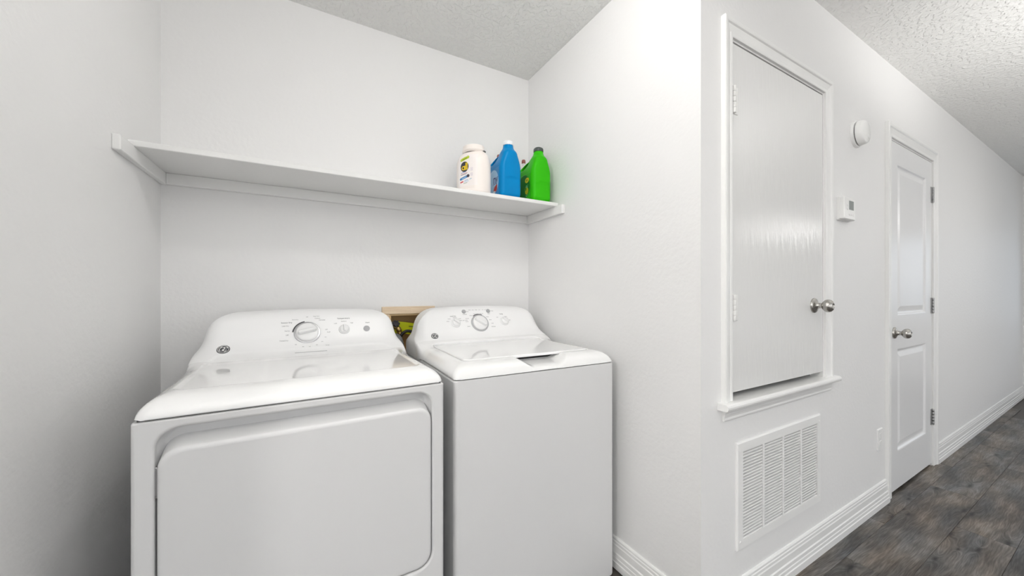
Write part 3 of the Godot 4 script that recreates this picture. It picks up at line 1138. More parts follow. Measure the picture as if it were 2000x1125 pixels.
	arc_band(st, fd, seam, -0.009, 0.119, 0.0462, 0.0505, PI * 0.56, PI * 0.97)
	put("dial_arc", st, M.print_dark, dr)

	# ---------------- washer
	var wk := {"deck": 0.046, "tray": 0.20, "q0": 0.50, "top": 0.216, "half": 0.341, "slant": 0.22, "round": 0.10}
	var slot := 0.022
	var fw := func(p: Vector3) -> float:
		# no tray on the washer: only the lid opening and the hand pocket at its front
		var q := -p.z
		var s := top_field(Vector3(p.x, p.y, p.z), {"deck": 0.046, "tray": -1.0, "q0": wk.q0, "top": wk.top, "half": wk.half, "slant": wk.slant, "round": wk.round})
		var lidw := smax(smax(absf(p.x) - 0.2795, absf(q - 0.2825) - 0.2025, 0.03), 0.0385 - p.y, 0.002)
		s = smax(s, -lidw, 0.0025)
		# pocket: a sloping trough in front of the lid
		var px: float = absf(p.x - slot) - (0.060 + (p.y - 0.010) * 1.25)
		var pq := 0.021 - p.y + (0.075 - q) * -0.10
		var pocket := smax(smax(px, pq, 0.016), smax(q - 0.112, 0.0 - q - 0.05, 0.01), 0.012)
		return smax(s, -pocket, 0.012)
	var ws := thing("washing_machine", "white top-loading washing machine with a flat lid, right of the dryer", "washer", P(0.7525, 0.0, 1.108), -1.0)
	seam = Transform3D(Basis.IDENTITY, Vector3(0, 0.8835, 0))
	st = tool()
	hood = tool()
	net(st, fw, Vector3(-0.366, -0.008, -0.71), Vector3(0.366, 0.230, 0.012), 0.0056, seam, hood, 0.500)
	top = put("top_panel", st, M.enamel, ws)
	top.set_meta("label", "glossy white top panel")
	put("control_panel", hood, M.panel, ws)
	st = tool()
	var lid := []
	for k in 5:
		var a := PI * 0.5 * k / 4.0
		var g := 0.005 * (1.0 - cos(a))
		lid.append([rrect(-0.277 + g, 0.277 - g, 0.0835 + g, 0.481 - g, 0.02 - g * 0.4, 5), 0.0435 + 0.005 * sin(a)])
	lid.push_front([rrect(-0.277, 0.277, 0.0835, 0.481, 0.02, 5), 0.039])
	# lid plan runs back from the front, so its ring plane is (x, -z) with y as the loft
	rings(st, lid, seam * Transform3D(Basis(Vector3(1, 0, 0), Vector3(0, 0, -1), Vector3(0, 1, 0)), Vector3.ZERO))
	put("lid", st, M.enamel, ws)
	st = tool()
	box(st, Vector3(-0.26, 0.900, -0.48), Vector3(0.26, 0.9215, -0.108), 0.0)
	put("tub_opening", st, M.dark, ws)
	st = tool()
	W = 0.3435
	var C := []
	C.append([rrect(-W, W, 0.012, 0.8813, 0.006), -0.70])
	for k in 7:
		var a := PI * 0.5 * k / 6.0
		var g := 0.016 * (1.0 - cos(a))
		C.append([rrect(-W + g, W - g, 0.012, 0.8813, 0.006), -0.016 + 0.016 * sin(a)])
	rings(st, C)
	bx(st, -0.33, 0.33, 0.0, 0.012, 0.03, 0.66)
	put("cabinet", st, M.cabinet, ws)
	st = tool()
	box(st, Vector3(-0.334, 0.874, -0.69), Vector3(0.334, 0.8855, -0.010), 0.0)
	put("seam_gasket", st, M.gap, ws)
	dial = seam * hood_spot(fw, -0.018, 0.133)
	turn_knob(ws, "dial", dial, 0.0455, -0.65, "large round cycle dial")
	turn_knob(ws, "knob", seam * hood_spot(fw, -0.142, 0.138), 0.0235, -0.7, "small round load knob")
	turn_knob(ws, "knob", seam * hood_spot(fw, 0.120, 0.138), 0.0235, -0.75, "small round temperature knob")
	for b in [[-0.090, 0.190], [0.042, 0.190]]:
		st = tool()
		lathe(st, PackedVector2Array([Vector2(0.0105, -0.002), Vector2(0.0105, 0.003), Vector2(0.0098, 0.004), Vector2(0.0002, 0.0042)]), seam * hood_spot(fw, b[0], b[1]) * Transform3D(Basis(Vector3(1, 0, 0), Vector3(0, 0, 1), Vector3(0, -1, 0)), Vector3.ZERO), 24)
		put("button", st, M.button, ws)
	emblem(ws, seam * hood_spot(fw, -0.256, 0.085), 0.0165)
	st = tool()
	for w in [["Load Size", -0.150, 0.170, 0.0052], ["Small", -0.172, 0.158, 0.004], ["Medium", -0.142, 0.163, 0.004], ["Large", -0.118, 0.158, 0.004], ["Auto Load", -0.108, 0.149, 0.004], ["Super", -0.180, 0.147, 0.004],
		["Power", -0.072, 0.190, 0.004], ["Options", -0.088, 0.177, 0.0046], ["Wash", -0.057, 0.1965, 0.0036], ["Soak", -0.040, 0.1965, 0.0036], ["Rinse", -0.022, 0.1965, 0.0036], ["Spin", -0.004, 0.1965, 0.0036], ["Lid", 0.014, 0.1965, 0.0036], ["Lock", 0.028, 0.1965, 0.0036],
		["Start", 0.042, 0.177, 0.0046], ["Pause", 0.064, 0.1905, 0.004], ["Whites", -0.056, 0.170, 0.004], ["Heavy Duty", -0.028, 0.1775, 0.0042], ["Normal", 0.002, 0.1785, 0.004], ["Colors", 0.030, 0.162, 0.0042], ["Rinse", 0.043, 0.147, 0.0042], ["Soak", 0.050, 0.130, 0.0042],
		["Delicates", 0.052, 0.114, 0.0042], ["Casuals", -0.080, 0.157, 0.004], ["Active", -0.084, 0.142, 0.004], ["Speed", -0.080, 0.120, 0.004], ["Bulky", -0.086, 0.149, 0.004], ["Temp", 0.112, 0.1735, 0.0056], ["Cold", 0.085, 0.158, 0.004], ["Warm", 0.135, 0.160, 0.004], ["Hot", 0.152, 0.142, 0.004]]:
		word(st, w[0], w[3], seam * hood_spot(fw, w[1], w[2]).translated_local(Vector3(0, 0, 0.0002)), w[3] > 0.005)
	put("panel_lettering", st, M.print_grey, ws)
	st = tool()
	arc_band(st, fw, seam, -0.018, 0.133, 0.0466, 0.0505, PI * 0.36, PI * 0.70)
	put("dial_arc", st, M.print_dark, ws)

# printed arc round a dial, lying on the hood
func arc_band(st: SurfaceTool, fn: Callable, xf: Transform3D, x: float, y: float, r0: float, r1: float, a0: float, a1: float) -> void:
	var fr := xf * hood_spot(fn, x, y)
	for k in 24:
		var b := lerpf(a0, a1, k / 24.0)
		var c := lerpf(a0, a1, (k + 1) / 24.0)
		var q := []
		for e in [[r0, b], [r1, b], [r1, c], [r0, c]]:
			q.append(fr * Vector3(cos(e[1]) * e[0], sin(e[1]) * e[0], 0.0014))
		quad(st, q[0], q[1], q[2], q[3], fr.basis.z)

# -------------------------------------------------------------------------------- water box in the back wall
func wall_outlet_box() -> void:
	var t := thing("water_outlet_box", "pale wooden framed water box in the back wall between the machines", "outlet box", P(0.45, 0.95, D_BACK))
	# frame boards on the wall round the opening (x local from the centre 0.45)
	var st := tool()
	box(st, Vector3(-0.139, 0.112, 0.0), Vector3(0.124, 0.149, 0.012), 0.002)
	put("frame_board", st, M.pine, t)
	st = tool()
	box(st, Vector3(-0.139, -0.12, 0.0), Vector3(-0.103, 0.1115, 0.011), 0.002)
	put("frame_board", st, M.pine, t)
	st = tool()
	box(st, Vector3(0.150, -0.12, 0.0), Vector3(0.186, 0.1115, 0.011), 0.002)
	put("frame_board", st, M.pine, t)
	# inside of the box
	st = tool()
	box(st, Vector3(-0.103, -0.105, -0.137), Vector3(0.15, 0.112, -0.127))
	put("back_board", st, M.pine_inside, t)
	for s in [[-0.103, -0.095, -0.105, 0.112], [0.142, 0.15, -0.105, 0.112], [-0.095, 0.142, 0.104, 0.112], [-0.095, 0.142, -0.105, -0.092]]:
		st = tool()
		box(st, Vector3(s[0], s[2], -0.127), Vector3(s[1], s[3], 0.0))
		put("inner_board", st, M.pine_inside, t)
	# tap with a dark hand wheel and a brass fitting
	var v := thing("water_tap", "small brass water tap with a dark hand wheel inside the wooden wall box", "tap", P(0.378, 0.985, D_BACK + 0.012))
	st = tool()
	var hw := Transform3D(Basis(Vector3(1, 0, 0), 0.9), Vector3(0, 0.026, 0.012))
	for k in 7:
		var a := TAU * k / 7.0
		lathe(st, PackedVector2Array([Vector2(0.0055, 0.0), Vector2(0.0065, 0.003), Vector2(0.0065, 0.008), Vector2(0.005, 0.011), Vector2(0.0002, 0.011)]), hw * Transform3D(Basis.IDENTITY, Vector3(cos(a) * 0.013, 0, sin(a) * 0.013)), 10)
	lathe(st, PackedVector2Array([Vector2(0.015, 0.001), Vector2(0.015, 0.007), Vector2(0.011, 0.009), Vector2(0.0002, 0.009)]), hw, 20)
	var wheel := put("hand_wheel", st, mat(Color(0.17, 0.16, 0.19), 0.5), v)
	st = tool()
	lathe(st, PackedVector2Array([Vector2(0.004, -0.004), Vector2(0.006, -0.006), Vector2(0.006, -0.016), Vector2(0.010, -0.018), Vector2(0.010, -0.03), Vector2(0.0002, -0.031)]), hw, 16)
	put("stem", st, M.brass, v)
	st = tool()
	lathe(st, PackedVector2Array([Vector2(0.0002, 0.012), Vector2(0.010, 0.012), Vector2(0.013, 0.004), Vector2(0.013, -0.008), Vector2(0.010, -0.012), Vector2(0.0125, -0.014), Vector2(0.0125, -0.028), Vector2(0.009, -0.031), Vector2(0.0002, -0.031)]), Transform3D(Basis(Vector3(0, 0, 1), 0.35), Vector3(0.014, 0.0, 0.01)), 16)
	put("tap_body", st, M.brass, v)
	# black supply hose arching to the right
	var h := thing("supply_hose", "thin black water hose arching from the tap behind the washer", "hose", P(0.410, 0.964, D_BACK + 0.0))
	st = tool()
	tube(st, smooth_path([Vector3(-0.012, -0.03, 0.0), Vector3(-0.005, -0.003, 0.01), Vector3(0.02, 0.012, 0.012), Vector3(0.05, 0.004, 0.015), Vector3(0.085, -0.03, 0.016), Vector3(0.11, -0.07, 0.014), Vector3(0.118, -0.085, 0.010)]), PackedFloat32Array([0.0075]), 12)
	put("hose", st, M.black_rubber, h)
	st = tool()
	lathe(st, PackedVector2Array([Vector2(0.0002, 0.0), Vector2(0.011, 0.0), Vector2(0.0115, 0.004), Vector2(0.0115, 0.016), Vector2(0.009, 0.018), Vector2(0.0002, 0.018)]), Transform3D(Basis.IDENTITY, Vector3(-0.013, -0.034, 0.0)), 14)
	put("coupling", st, M.brass, h)
	# yellow-green flat band behind the hose
	var g := thing("yellow_tag", "yellow-green printed plastic tag hanging across the wooden wall box", "tag", P(0.46, 0.975, D_BACK + 0.06))
	st = tool()
	var bend := smooth_path([Vector3(-0.075, 0.016, 0.0), Vector3(-0.03, 0.012, 0.008), Vector3(0.02, 0.004, 0.012), Vector3(0.078, -0.002, 0.008)], 6)
	for i in bend.size() - 1:
		var a := bend[i]
		var b := bend[i + 1]
		var u := Vector3(0, 0.030, 0.006)
		var n := (b - a).cross(u).normalized()
		if n.z < 0.0:
			n = -n
		var th := n * 0.0012
		quad(st, a - u + th, b - u + th, b + u + th, a + u + th, n)
		quad(st, a - u - th, b - u - th, b + u - th, a + u - th, -n)
		quad(st, a + u - th, b + u - th, b + u + th, a + u + th, Vector3.UP)
		quad(st, a - u - th, b - u - th, b - u + th, a - u + th, Vector3.DOWN)
	put("band", st, M.lime, g)
	st = tool()
	box(st, Vector3(-0.01, 0.020, 0.0160), Vector3(0.05, 0.0235, 0.0180), 0.0, Transform3D(Basis(Vector3(0, 0, 1), -0.12), Vector3(0.0, -0.003, 0.0)))
	put("printed_line", st, mat(Color(0.33, 0.36, 0.06), 0.5), g)
	# ribbed drain hose coming out of the box and down behind the machines
	var dh := thing("drain_hose", "thick grey ribbed drain hose bending down behind the machines", "hose", P(0.391, 0.908, D_BACK - 0.026))
	st = tool()
	var path := smooth_path([Vector3(-0.022, 0.020, -0.085), Vector3(-0.016, 0.040, -0.05), Vector3(-0.004, 0.036, -0.012), Vector3(0.005, 0.006, 0.0), Vector3(0.008, -0.05, 0.003), Vector3(0.008, -0.13, 0.003), Vector3(0.006, -0.25, 0.002), Vector3(0.004, -0.42, 0.0)], 12)
	var rr := PackedFloat32Array()
	for i in path.size():
		rr.append(0.0165 if i % 2 == 0 else 0.0145)
	tube(st, path, rr, 18)
	put("hose", st, M.grey_hose, dh)

# -------------------------------------------------------------------------------- bottles on the shelf
func round_box(p: Vector3, h: Vector3, r: float) -> float:
	var q := p.abs() - h + Vector3.ONE * r
	return Vector3(maxf(q.x, 0), maxf(q.y, 0), maxf(q.z, 0)).length() + minf(maxf(q.x, maxf(q.y, q.z)), 0.0) - r

# jug: broad sides face -x and +x, neck towards +z, grip hole behind the neck
func jug_field(p: Vector3) -> float:
	var y := p.y
	var w := 0.066 - 0.034 * smoothstep(0.145, 0.245, y)
	var zc := 0.004
	var body := round_box(p - Vector3(0, 0.125, zc), Vector3(0.066, 0.125, 0.088), 0.026)
	body = smax(body, absf(p.x) - w, 0.03)
	# the shoulder falls away behind the neck
	body = smax(body, (y - 0.238 - p.z * 0.45) * 0.91, 0.02)
	body = smax(body, y - 0.233, 0.015)
	var r := Vector2(p.x, p.z - 0.052).length()
	var nr := 0.0255 + 0.004 * smoothstep(0.27, 0.2, y)
	var neck := maxf(maxf(r - nr, y - 0.268), 0.12 - y)
	var s := smin(body, neck, 0.035)
	# grip hole through the handle
	var a := Vector2(p.z + 0.014, y - 0.203)
	a = a.rotated(-0.42)
	var hole := (Vector2(a.x / 0.033, a.y / 0.0135).length() - 1.0) * 0.0135
	s = smax(s, -hole, 0.007)
	# pressed-in label field on each broad side
	var lab := Vector2(p.z / 0.066, (y - 0.085) / 0.072).length() - 1.0
	s = smax(s, -smax(lab * 0.06, (w - 0.0022) - absf(p.x), 0.003), 0.004)
	return maxf(s, -y)

func tub_field(p: Vector3) -> float:
	var y := p.y
	# oval tub with round shoulders and a wide mouth
	var e := Vector2(p.x / 0.088, p.z / 0.066)
	var l := e.length()
	var g := Vector2(p.x / (0.088 * 0.088), p.z / (0.066 * 0.066)).length()
	var side := l * (l - 1.0) / maxf(g, 1e-4)
	var body := smax(side, y - 0.222, 0.085)
	body = smax(body, -y, 0.02)
	# flat pressed arch on the broad front and back
	var arch := smax(smax(absf(p.x) - 0.056, (Vector2(p.x, (y - 0.115)).length() - 0.056) if y > 0.115 else -1.0, 0.004), 0.02 - y, 0.01)
	var cut := smax(arch, 0.0605 - absf(p.z), 0.003)
	return smax(body, -cut, 0.006)

# a printed patch lying on a field's surface, seen along -n
func patch(fn: Callable, c: Vector3, n: Vector3, w: float, h: float, nu := 20, nv := 24) -> SurfaceTool:
	var st := tool()
	var r := Vector3.UP.cross(n).normalized()
	var grid := []
	for j in nv + 1:
		for i in nu + 1:
			var s := c + r * (w * (float(i) / nu - 0.5)) + Vector3.UP * (h * (0.5 - float(j) / nv))
			var p := march(fn, s + n * 0.12, -n, 0.2)
			var g := grad(fn, p).normalized()
			grid.append([p + g * 0.0005, g, Vector2(float(i) / nu, float(j) / nv)])
	for j in nv:
		for i in nu:
			var a: int = j * (nu + 1) + i
			for k in [[a, a + 1, a + nu + 2], [a, a + nu + 2, a + nu + 1]]:
				for id in k:
					st.set_normal(grid[id][1])
					st.set_uv(grid[id][2])
					st.add_vertex(grid[id][0])
	return st

func seg_dist(p: Vector2, a: Vector2, b: Vector2) -> float:
	return p.distance_to(Geometry2D.get_closest_point_to_segment(p, a, b))

# paint strokes (lists of points in a unit square times size) into an image
func stroke(im: Image, pts: Array, width: float, c: Color) -> void:
	var lo := Vector2(1e9, 1e9)
	var hi := -lo
	for p in pts:
		lo = lo.min(p)
		hi = hi.max(p)
	for y in range(maxi(0, int(lo.y - width)), mini(im.get_height(), int(hi.y + width) + 2)):
		for x in range(maxi(0, int(lo.x - width)), mini(im.get_width(), int(hi.x + width) + 2)):
			var d := 1e9
			for i in pts.size() - 1:
				d = minf(d, seg_dist(Vector2(x, y), pts[i], pts[i + 1]))
			if pts.size() == 1:
				d = pts[0].distance_to(Vector2(x, y))
			var cov := clampf(width * 0.5 - d + 0.5, 0.0, 1.0)
			if cov > 0.0:
				im.set_pixel(x, y, im.get_pixel(x, y).lerp(c, cov))

func ellipse(im: Image, c: Vector2, r: Vector2, col: Color, tilt := 0.0) -> void:
	for y in range(maxi(0, int(c.y - r.length())), mini(im.get_height(), int(c.y + r.length()) + 1)):
		for x in range(maxi(0, int(c.x - r.length())), mini(im.get_width(), int(c.x + r.length()) + 1)):
			var q := (Vector2(x, y) - c).rotated(-tilt)
			var d := (Vector2(q.x / r.x, q.y / r.y).length() - 1.0) * minf(r.x, r.y)
			var cov := clampf(0.5 - d, 0.0, 1.0)
			if cov > 0.0:
				im.set_pixel(x, y, im.get_pixel(x, y).lerp(Color(col.r, col.g, col.b, 1.0), cov * col.a))

func ring_pts(c: Vector2, rx: float, ry: float, a0: float, a1: float, n := 14) -> Array:
	var out := []
	for k in n + 1:
		var a := lerpf(a0, a1, float(k) / n)
		out.append(c + Vector2(cos(a) * rx, sin(a) * ry))
	return out

func print_mat(im: Image, rough := 0.3) -> StandardMaterial3D:
	var m := mat(Color.WHITE, rough)
	m.albedo_texture = ImageTexture.create_from_image(im)
	m.texture_repeat = false
	return m

func bottles() -> void:
	var y := 1.6405
	# --- pale tub with printed label
	var tub := thing("detergent_tub", "cream white detergent tub with a printed front and wide lid, leftmost bottle on the shelf", "detergent tub", P(0.707, y, 1.652), -54.0)
	var st := tool()
	net(st, tub_field, Vector3(-0.10, -0.006, -0.08), Vector3(0.10, 0.235, 0.08), 0.0038)
	put("tub_body", st, M.cream, tub)
	st = tool()
	lathe(st, PackedVector2Array([Vector2(0.050, 0.206), Vector2(0.0575, 0.212), Vector2(0.0585, 0.2155), Vector2(0.0565, 0.2185), Vector2(0.0555, 0.220), Vector2(0.0555, 0.233), Vector2(0.0535, 0.238), Vector2(0.048, 0.2405), Vector2(0.0002, 0.241)]), Transform3D.IDENTITY, 48, Vector3(1.0, 1.0, 0.88))
	put("lid", st, M.cream, tub)
	st = tool()
	box(st, Vector3(0.054, 0.206, -0.008), Vector3(0.0655, 0.213, 0.008), 0.002)
	put("lid_tab", st, mat(Color(0.45, 0.45, 0.44), 0.4), tub)
	var im := Image.create(220, 330, false, Image.FORMAT_RGB8)
	im.fill(Color(0.957, 0.937, 0.925))
	var ink := Color(0.30, 0.33, 0.42)
	stroke(im, [Vector2(42, 52), Vector2(120, 28)], 30, Color(0.72, 0.80, 0.18))
	stroke(im, [Vector2(56, 50), Vector2(108, 34)], 7, Color(0.42, 0.50, 0.16))
	ellipse(im, Vector2(80, 125), Vector2(47, 54), Color(0.20, 0.20, 0.23))
	var yel := Color(0.97, 0.83, 0.10)
	stroke(im, ring_pts(Vector2(66, 138), 16, 17, 0, TAU), 10, yel)
	stroke(im, [Vector2(83, 118), Vector2(83, 156)], 10, yel)
	stroke(im, [Vector2(96, 88), Vector2(96, 156)], 10, yel)
	stroke(im, [Vector2(110, 88), Vector2(110, 154)], 10, yel)
	for r in [[188, 40, 96, 6, Color(0.45, 0.60, 0.78)], [200, 36, 112, 5, Color(0.80, 0.50, 0.50)], [211, 36, 104, 5, ink]]:
		stroke(im, [Vector2(r[1], r[0]), Vector2(r[2], r[0] - 10)], r[3], r[4])
	stroke(im, [Vector2(34, 252), Vector2(118, 226)], 24, Color(0.16, 0.47, 0.70))
	ellipse(im, Vector2(122, 224), Vector2(16, 16), Color(0.25, 0.24, 0.30))
	stroke(im, [Vector2(48, 249), Vector2(100, 233)], 5, Color(0.85, 0.92, 0.97))
	for r in [[286, 34, 60, 14, Color(0.80, 0.32, 0.34)], [270, 84, 120, 7, Color(0.62, 0.74, 0.85)], [284, 76, 126, 6, Color(0.66, 0.77, 0.88)], [300, 70, 110, 5, Color(0.55, 0.62, 0.55)], [262, 140, 160, 6, Color(0.55, 0.72, 0.80)]]:
		stroke(im, [Vector2(r[1], r[0]), Vector2(r[2], r[0] - 6)], r[3], r[4])
	for r in [[150, 146, 176], [168, 146, 182], [205, 150, 180], [222, 150, 176]]:
		stroke(im, ring_pts(Vector2(162, r[0]), 12, 6, 0, TAU, 8), 3, Color(0.80, 0.77, 0.83))
	put("label", patch(tub_field, Vector3(0, 0.110, 0), Vector3(0, 0, 1), 0.105, 0.150), print_mat(im), tub).set_meta("label", "printed label with a dark round logo")

	# --- the blue and the green jug: one shape
	st = tool()
	net(st, jug_field, Vector3(-0.075, -0.006, -0.095), Vector3(0.075, 0.282, 0.100), 0.0038)
	var jug := st.commit()
	var blue := thing("detergent_jug", "blue plastic detergent jug with a white cap, between the cream tub and the green jug", "detergent jug", P(0.880, y, 1.668))
	put_mesh("jug_body", jug, M.blue, blue)
	put("cap", cap_shape(), M.white_cap, blue)
	im = Image.create(200, 220, false, Image.FORMAT_RGB8)
	im.fill(Color(0.0, 0.52, 0.77))
	ellipse(im, Vector2(100, 108), Vector2(92, 100), Color(0.66, 0.82, 0.93))
	var navy := Color(0.07, 0.15, 0.45)
	# letters "ny"
	stroke(im, [Vector2(112, 76), Vector2(112, 118)], 10, navy)
	stroke(im, ring_pts(Vector2(127, 92), 15, 15, PI, TAU), 10, navy)
	stroke(im, [Vector2(142, 92), Vector2(142, 118)], 10, navy)
	stroke(im, [Vector2(154, 78), Vector2(166, 114)], 10, navy)
	stroke(im, [Vector2(180, 78), Vector2(162, 130)], 10, navy)
	stroke(im, [Vector2(96, 128), Vector2(170, 122)], 4, Color(0.30, 0.45, 0.70))
	ellipse(im, Vector2(140, 168), Vector2(34, 24), Color(0.80, 0.14, 0.10), -0.6)
	ellipse(im, Vector2(158, 150), Vector2(12, 18), Color(0.70, 0.10, 0.08), 0.5)
	ellipse(im, Vector2(120, 188), Vector2(22, 9), Color(0.93, 0.96, 0.98))
	put("label", patch(jug_field, Vector3(0, 0.085, 0.0), Vector3(-1, 0, 0), 0.128, 0.138), print_mat(im), blue).set_meta("label", "pale blue oval label with dark letters")

	var green := thing("detergent_jug", "bright green plastic detergent jug with a dark grey cap at the shelf end", "detergent jug", P(1.060, y, 1.664))
	put_mesh("jug_body", jug, M.green, green)
	put("cap", cap_shape(), M.grey_cap, green)
	im = Image.create(200, 220, false, Image.FORMAT_RGB8)
	im.fill(Color(0.22, 0.74, 0.07))
	ellipse(im, Vector2(100, 108), Vector2(93, 101), Color(0.02, 0.48, 0.08))
	ellipse(im, Vector2(150, 58), Vector2(30, 22), Color(0.93, 0.82, 0.08))
	ellipse(im, Vector2(150, 58), Vector2(15, 9), Color(0.60, 0.62, 0.05))
	ellipse(im, Vector2(146, 146), Vector2(26, 30), Color(0.80, 0.78, 0.08))
	ellipse(im, Vector2(128, 128), Vector2(16, 12), Color(0.35, 0.60, 0.06))
	for q in [[142, 104, 5], [160, 108, 4], [134, 112, 4], [152, 116, 5], [166, 96, 3], [142, 188, 5], [154, 180, 4], [130, 184, 3]]:
		ellipse(im, Vector2(q[0], q[1]), Vector2(q[2], q[2]), Color(0.75, 0.93, 0.80))
	put("label", patch(jug_field, Vector3(0, 0.085, 0.0), Vector3(-1, 0, 0), 0.128, 0.138), print_mat(im), green).set_meta("label", "dark green oval label with yellow shapes")

	# --- two slim pale bottles behind the jugs: only their reddish tips show
	for b in [[0.921, 1.797, "slim pale bottle with a reddish tip behind the blue jug"], [1.080, 1.797, "slim pale bottle with a reddish tip behind the green jug"]]:
		var t := thing("squeeze_bottle", b[2], "bottle", P(b[0], y, b[1]))
		st = tool()
		lathe(st, PackedVector2Array([Vector2(0.0002, 0.0), Vector2(0.027, 0.0), Vector2(0.030, 0.004), Vector2(0.030, 0.20), Vector2(0.027, 0.225), Vector2(0.018, 0.245), Vector2(0.011, 0.253), Vector2(0.0105, 0.268), Vector2(0.0002, 0.268)]), Transform3D.IDENTITY, 28)
		put("bottle_body", st, M.pale_bottle, t)
		st = tool()
		lathe(st, PackedVector2Array([Vector2(0.0105, 0.268), Vector2(0.0115, 0.270), Vector2(0.0115, 0.284), Vector2(0.009, 0.290), Vector2(0.0002, 0.292)]), Transform3D.IDENTITY, 20)
		put("cap", st, M.rust_cap, t)

func cap_shape() -> SurfaceTool:
	var st := tool()
	lathe(st, PackedVector2Array([Vector2(0.0235, 0.2675), Vector2(0.0265, 0.269), Vector2(0.0265, 0.280), Vector2(0.0245, 0.286), Vector2(0.019, 0.2905), Vector2(0.0002, 0.2915)]), Transform3D(Basis.IDENTITY, Vector3(0, 0, 0.052)), 32)
	return st

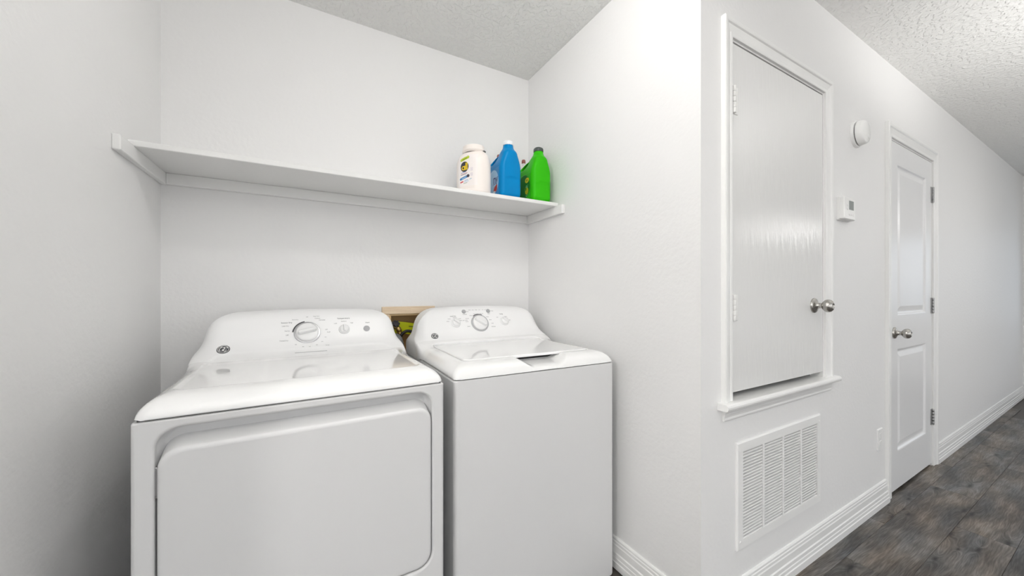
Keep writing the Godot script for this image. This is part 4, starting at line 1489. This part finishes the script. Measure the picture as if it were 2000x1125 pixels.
# -------------------------------------------------------------------------------- fittings on the hall wall
func wall_fittings() -> void:
	# return air grille
	var x0 := 1.352
	var x1 := 2.012
	var y0 := 0.229
	var y1 := 0.622
	var g := thing("vent_grille", "white louvred return air grille low on the hall wall under the sill", "vent", P((x0 + x1) * 0.5, y0, D_HALL))
	var w := x1 - x0
	var h := y1 - y0
	var b := 0.036
	var hw := w * 0.5
	var st := tool()
	# flange: sloping rim, flat face, inner return
	var pr := PackedVector2Array([Vector2(0, 0), Vector2(0.0, 0.004), Vector2(0.004, 0.0085), Vector2(b, 0.0085), Vector2(b, -0.018), Vector2(b - 0.0015, -0.018), Vector2(b - 0.0015, 0.0)])
	for e in [[Vector3(-hw, 0, 0), Vector3.RIGHT, Vector3.UP, w], [Vector3(hw, 0, 0), Vector3.UP, Vector3.LEFT, h], [Vector3(hw, h, 0), Vector3.LEFT, Vector3.DOWN, w], [Vector3(-hw, h, 0), Vector3.DOWN, Vector3.RIGHT, h]]:
		mould(st, pr, e[0], e[1], e[2], Vector3(0, 0, 1), e[3], 1.0, 1.0)
	put("flange", st, M.vent, g)
	# four columns of louvres between narrow posts
	var iw := w - 2.0 * b
	var ih := h - 2.0 * b
	var post := 0.012
	var cw := (iw - 3.0 * post) / 4.0
	for k in 3:
		st = tool()
		var px := -hw + b + cw * (k + 1) + post * k
		box(st, Vector3(px, b, -0.018), Vector3(px + post, h - b, 0.0075), 0.001)
		put("post", st, M.vent, g)
	st = tool()
	var n := 28
	var pitch := ih / n
	# one louvre: a thin blade sloping down and out, with a small gap at its right end
	var bl := PackedVector2Array([Vector2(-0.017, pitch * 1.02), Vector2(0.0025, 0.0048), Vector2(0.0068, 0.0046), Vector2(0.0074, 0.0038), Vector2(0.0074, 0.0004), Vector2(0.0062, 0.0), Vector2(0.001, 0.0036), Vector2(-0.017, pitch * 1.02 - 0.0014)])
	mould(st, bl, Vector3(0.0008, 0, 0), Vector3.RIGHT, Vector3(0, 0, 1), Vector3.UP, cw - 0.0062)
	var blade := st.commit()
	for k in 4:
		for j in n:
			var o := put_mesh("louver", blade, M.vent, g)
			o.position = Vector3(-hw + b + k * (cw + post), b + j * pitch, 0)
	st = tool()
	box(st, Vector3(-hw + 0.034, 0.034, -0.075), Vector3(hw - 0.034, h - 0.034, -0.0725))
	put("grey_filter", st, mat(Color(0.5, 0.5, 0.5), 0.9), g)
	for s in [Vector2(-hw + 0.018, 0.03), Vector2(-hw + 0.018, h - 0.03), Vector2(hw - 0.018, 0.03), Vector2(hw - 0.018, h - 0.03)]:
		st = tool()
		lathe(st, PackedVector2Array([Vector2(0.0045, 0.0), Vector2(0.004, 0.0012), Vector2(0.0002, 0.0018)]), Transform3D(Basis(Vector3(1, 0, 0), Vector3(0, 0, 1), Vector3(0, -1, 0)), Vector3(s.x, s.y, 0.0085)), 12)
		put("screw", st, M.vent, g)

	# smoke alarm
	var up := Transform3D(Basis(Vector3(1, 0, 0), Vector3(0, 0, 1), Vector3(0, -1, 0)), Vector3.ZERO)
	var sa := thing("smoke_alarm", "round white smoke alarm on the hall wall above the thermostat", "smoke alarm", P(2.412, 1.967, D_HALL))
	st = tool()
	lathe(st, PackedVector2Array([Vector2(0.066, 0.0), Vector2(0.066, 0.009), Vector2(0.064, 0.012), Vector2(0.056, 0.013)]), up, 48)
	put("base_plate", st, M.plastic, sa)
	st = tool()
	lathe(st, PackedVector2Array([Vector2(0.055, 0.012), Vector2(0.055, 0.0165)]), up, 48)
	put("slot_ring", st, M.gap, sa)
	st = tool()
	lathe(st, PackedVector2Array([Vector2(0.054, 0.0165), Vector2(0.060, 0.0165), Vector2(0.0605, 0.019), Vector2(0.059, 0.034), Vector2(0.055, 0.042), Vector2(0.046, 0.046), Vector2(0.0002, 0.047)]), up, 48)
	put("cover", st, M.plastic, sa)
	st = tool()
	lathe(st, PackedVector2Array([Vector2(0.009, 0.0465), Vector2(0.0085, 0.0485), Vector2(0.0002, 0.049)]), up * Transform3D(Basis.IDENTITY, Vector3(0.012, 0, 0.02)), 20)
	put("test_button", st, M.plastic, sa)

	# thermostat
	var th := thing("thermostat", "small white thermostat with a grey display on the hall wall", "thermostat", P(2.262, 1.515, D_HALL))
	st = tool()
	rings(st, [[rrect(-0.066, 0.066, 0.0, 0.110, 0.006, 4), 0.0], [rrect(-0.066, 0.066, 0.0, 0.110, 0.006, 4), 0.010]], Transform3D.IDENTITY, true)
	put("back_plate", st, M.plastic, th)
	st = tool()
	rings(st, [[rrect(-0.0635, 0.0635, 0.0025, 0.1075, 0.006, 4), 0.010], [rrect(-0.0635, 0.0635, 0.0025, 0.1075, 0.006, 4), 0.025], [rrect(-0.062, 0.062, 0.004, 0.106, 0.006, 4), 0.0275], [rrect(-0.059, 0.059, 0.007, 0.103, 0.005, 4), 0.029]], Transform3D.IDENTITY, true)
	put("housing", st, M.plastic, th)
	st = tool()
	box(st, Vector3(-0.012, 0.050, 0.0285), Vector3(0.040, 0.093, 0.0297), 0.0005)
	put("display", st, M.lcd, th)
	for e in [[-0.032, 0.070], [-0.032, 0.050], [-0.010, 0.026], [0.012, 0.026], [0.034, 0.026]]:
		st = tool()
		box(st, Vector3(e[0] - 0.006, e[1] - 0.004, 0.0285), Vector3(e[0] + 0.006, e[1] + 0.004, 0.0308), 0.001)
		put("button", st, M.plastic, th)

	# socket plate low on the wall
	var so := thing("wall_socket", "white wall socket plate low on the hall wall beside the panelled door", "wall socket", P(2.735, 0.305, D_HALL))
	st = tool()
	rings(st, [[rrect(-0.036, 0.036, 0.0, 0.117, 0.004, 4), 0.0], [rrect(-0.036, 0.036, 0.0, 0.117, 0.004, 4), 0.003], [rrect(-0.033, 0.033, 0.003, 0.114, 0.003, 4), 0.0055]])
	put("cover_plate", st, M.plastic, so)
	for yy in [0.038, 0.079]:
		st = tool()
		rings(st, [[rrect(-0.0165, 0.0165, yy - 0.0135, yy + 0.0135, 0.008, 4), 0.005], [rrect(-0.0165, 0.0165, yy - 0.0135, yy + 0.0135, 0.008, 4), 0.0072]])
		put("socket_face", st, M.plastic, so)
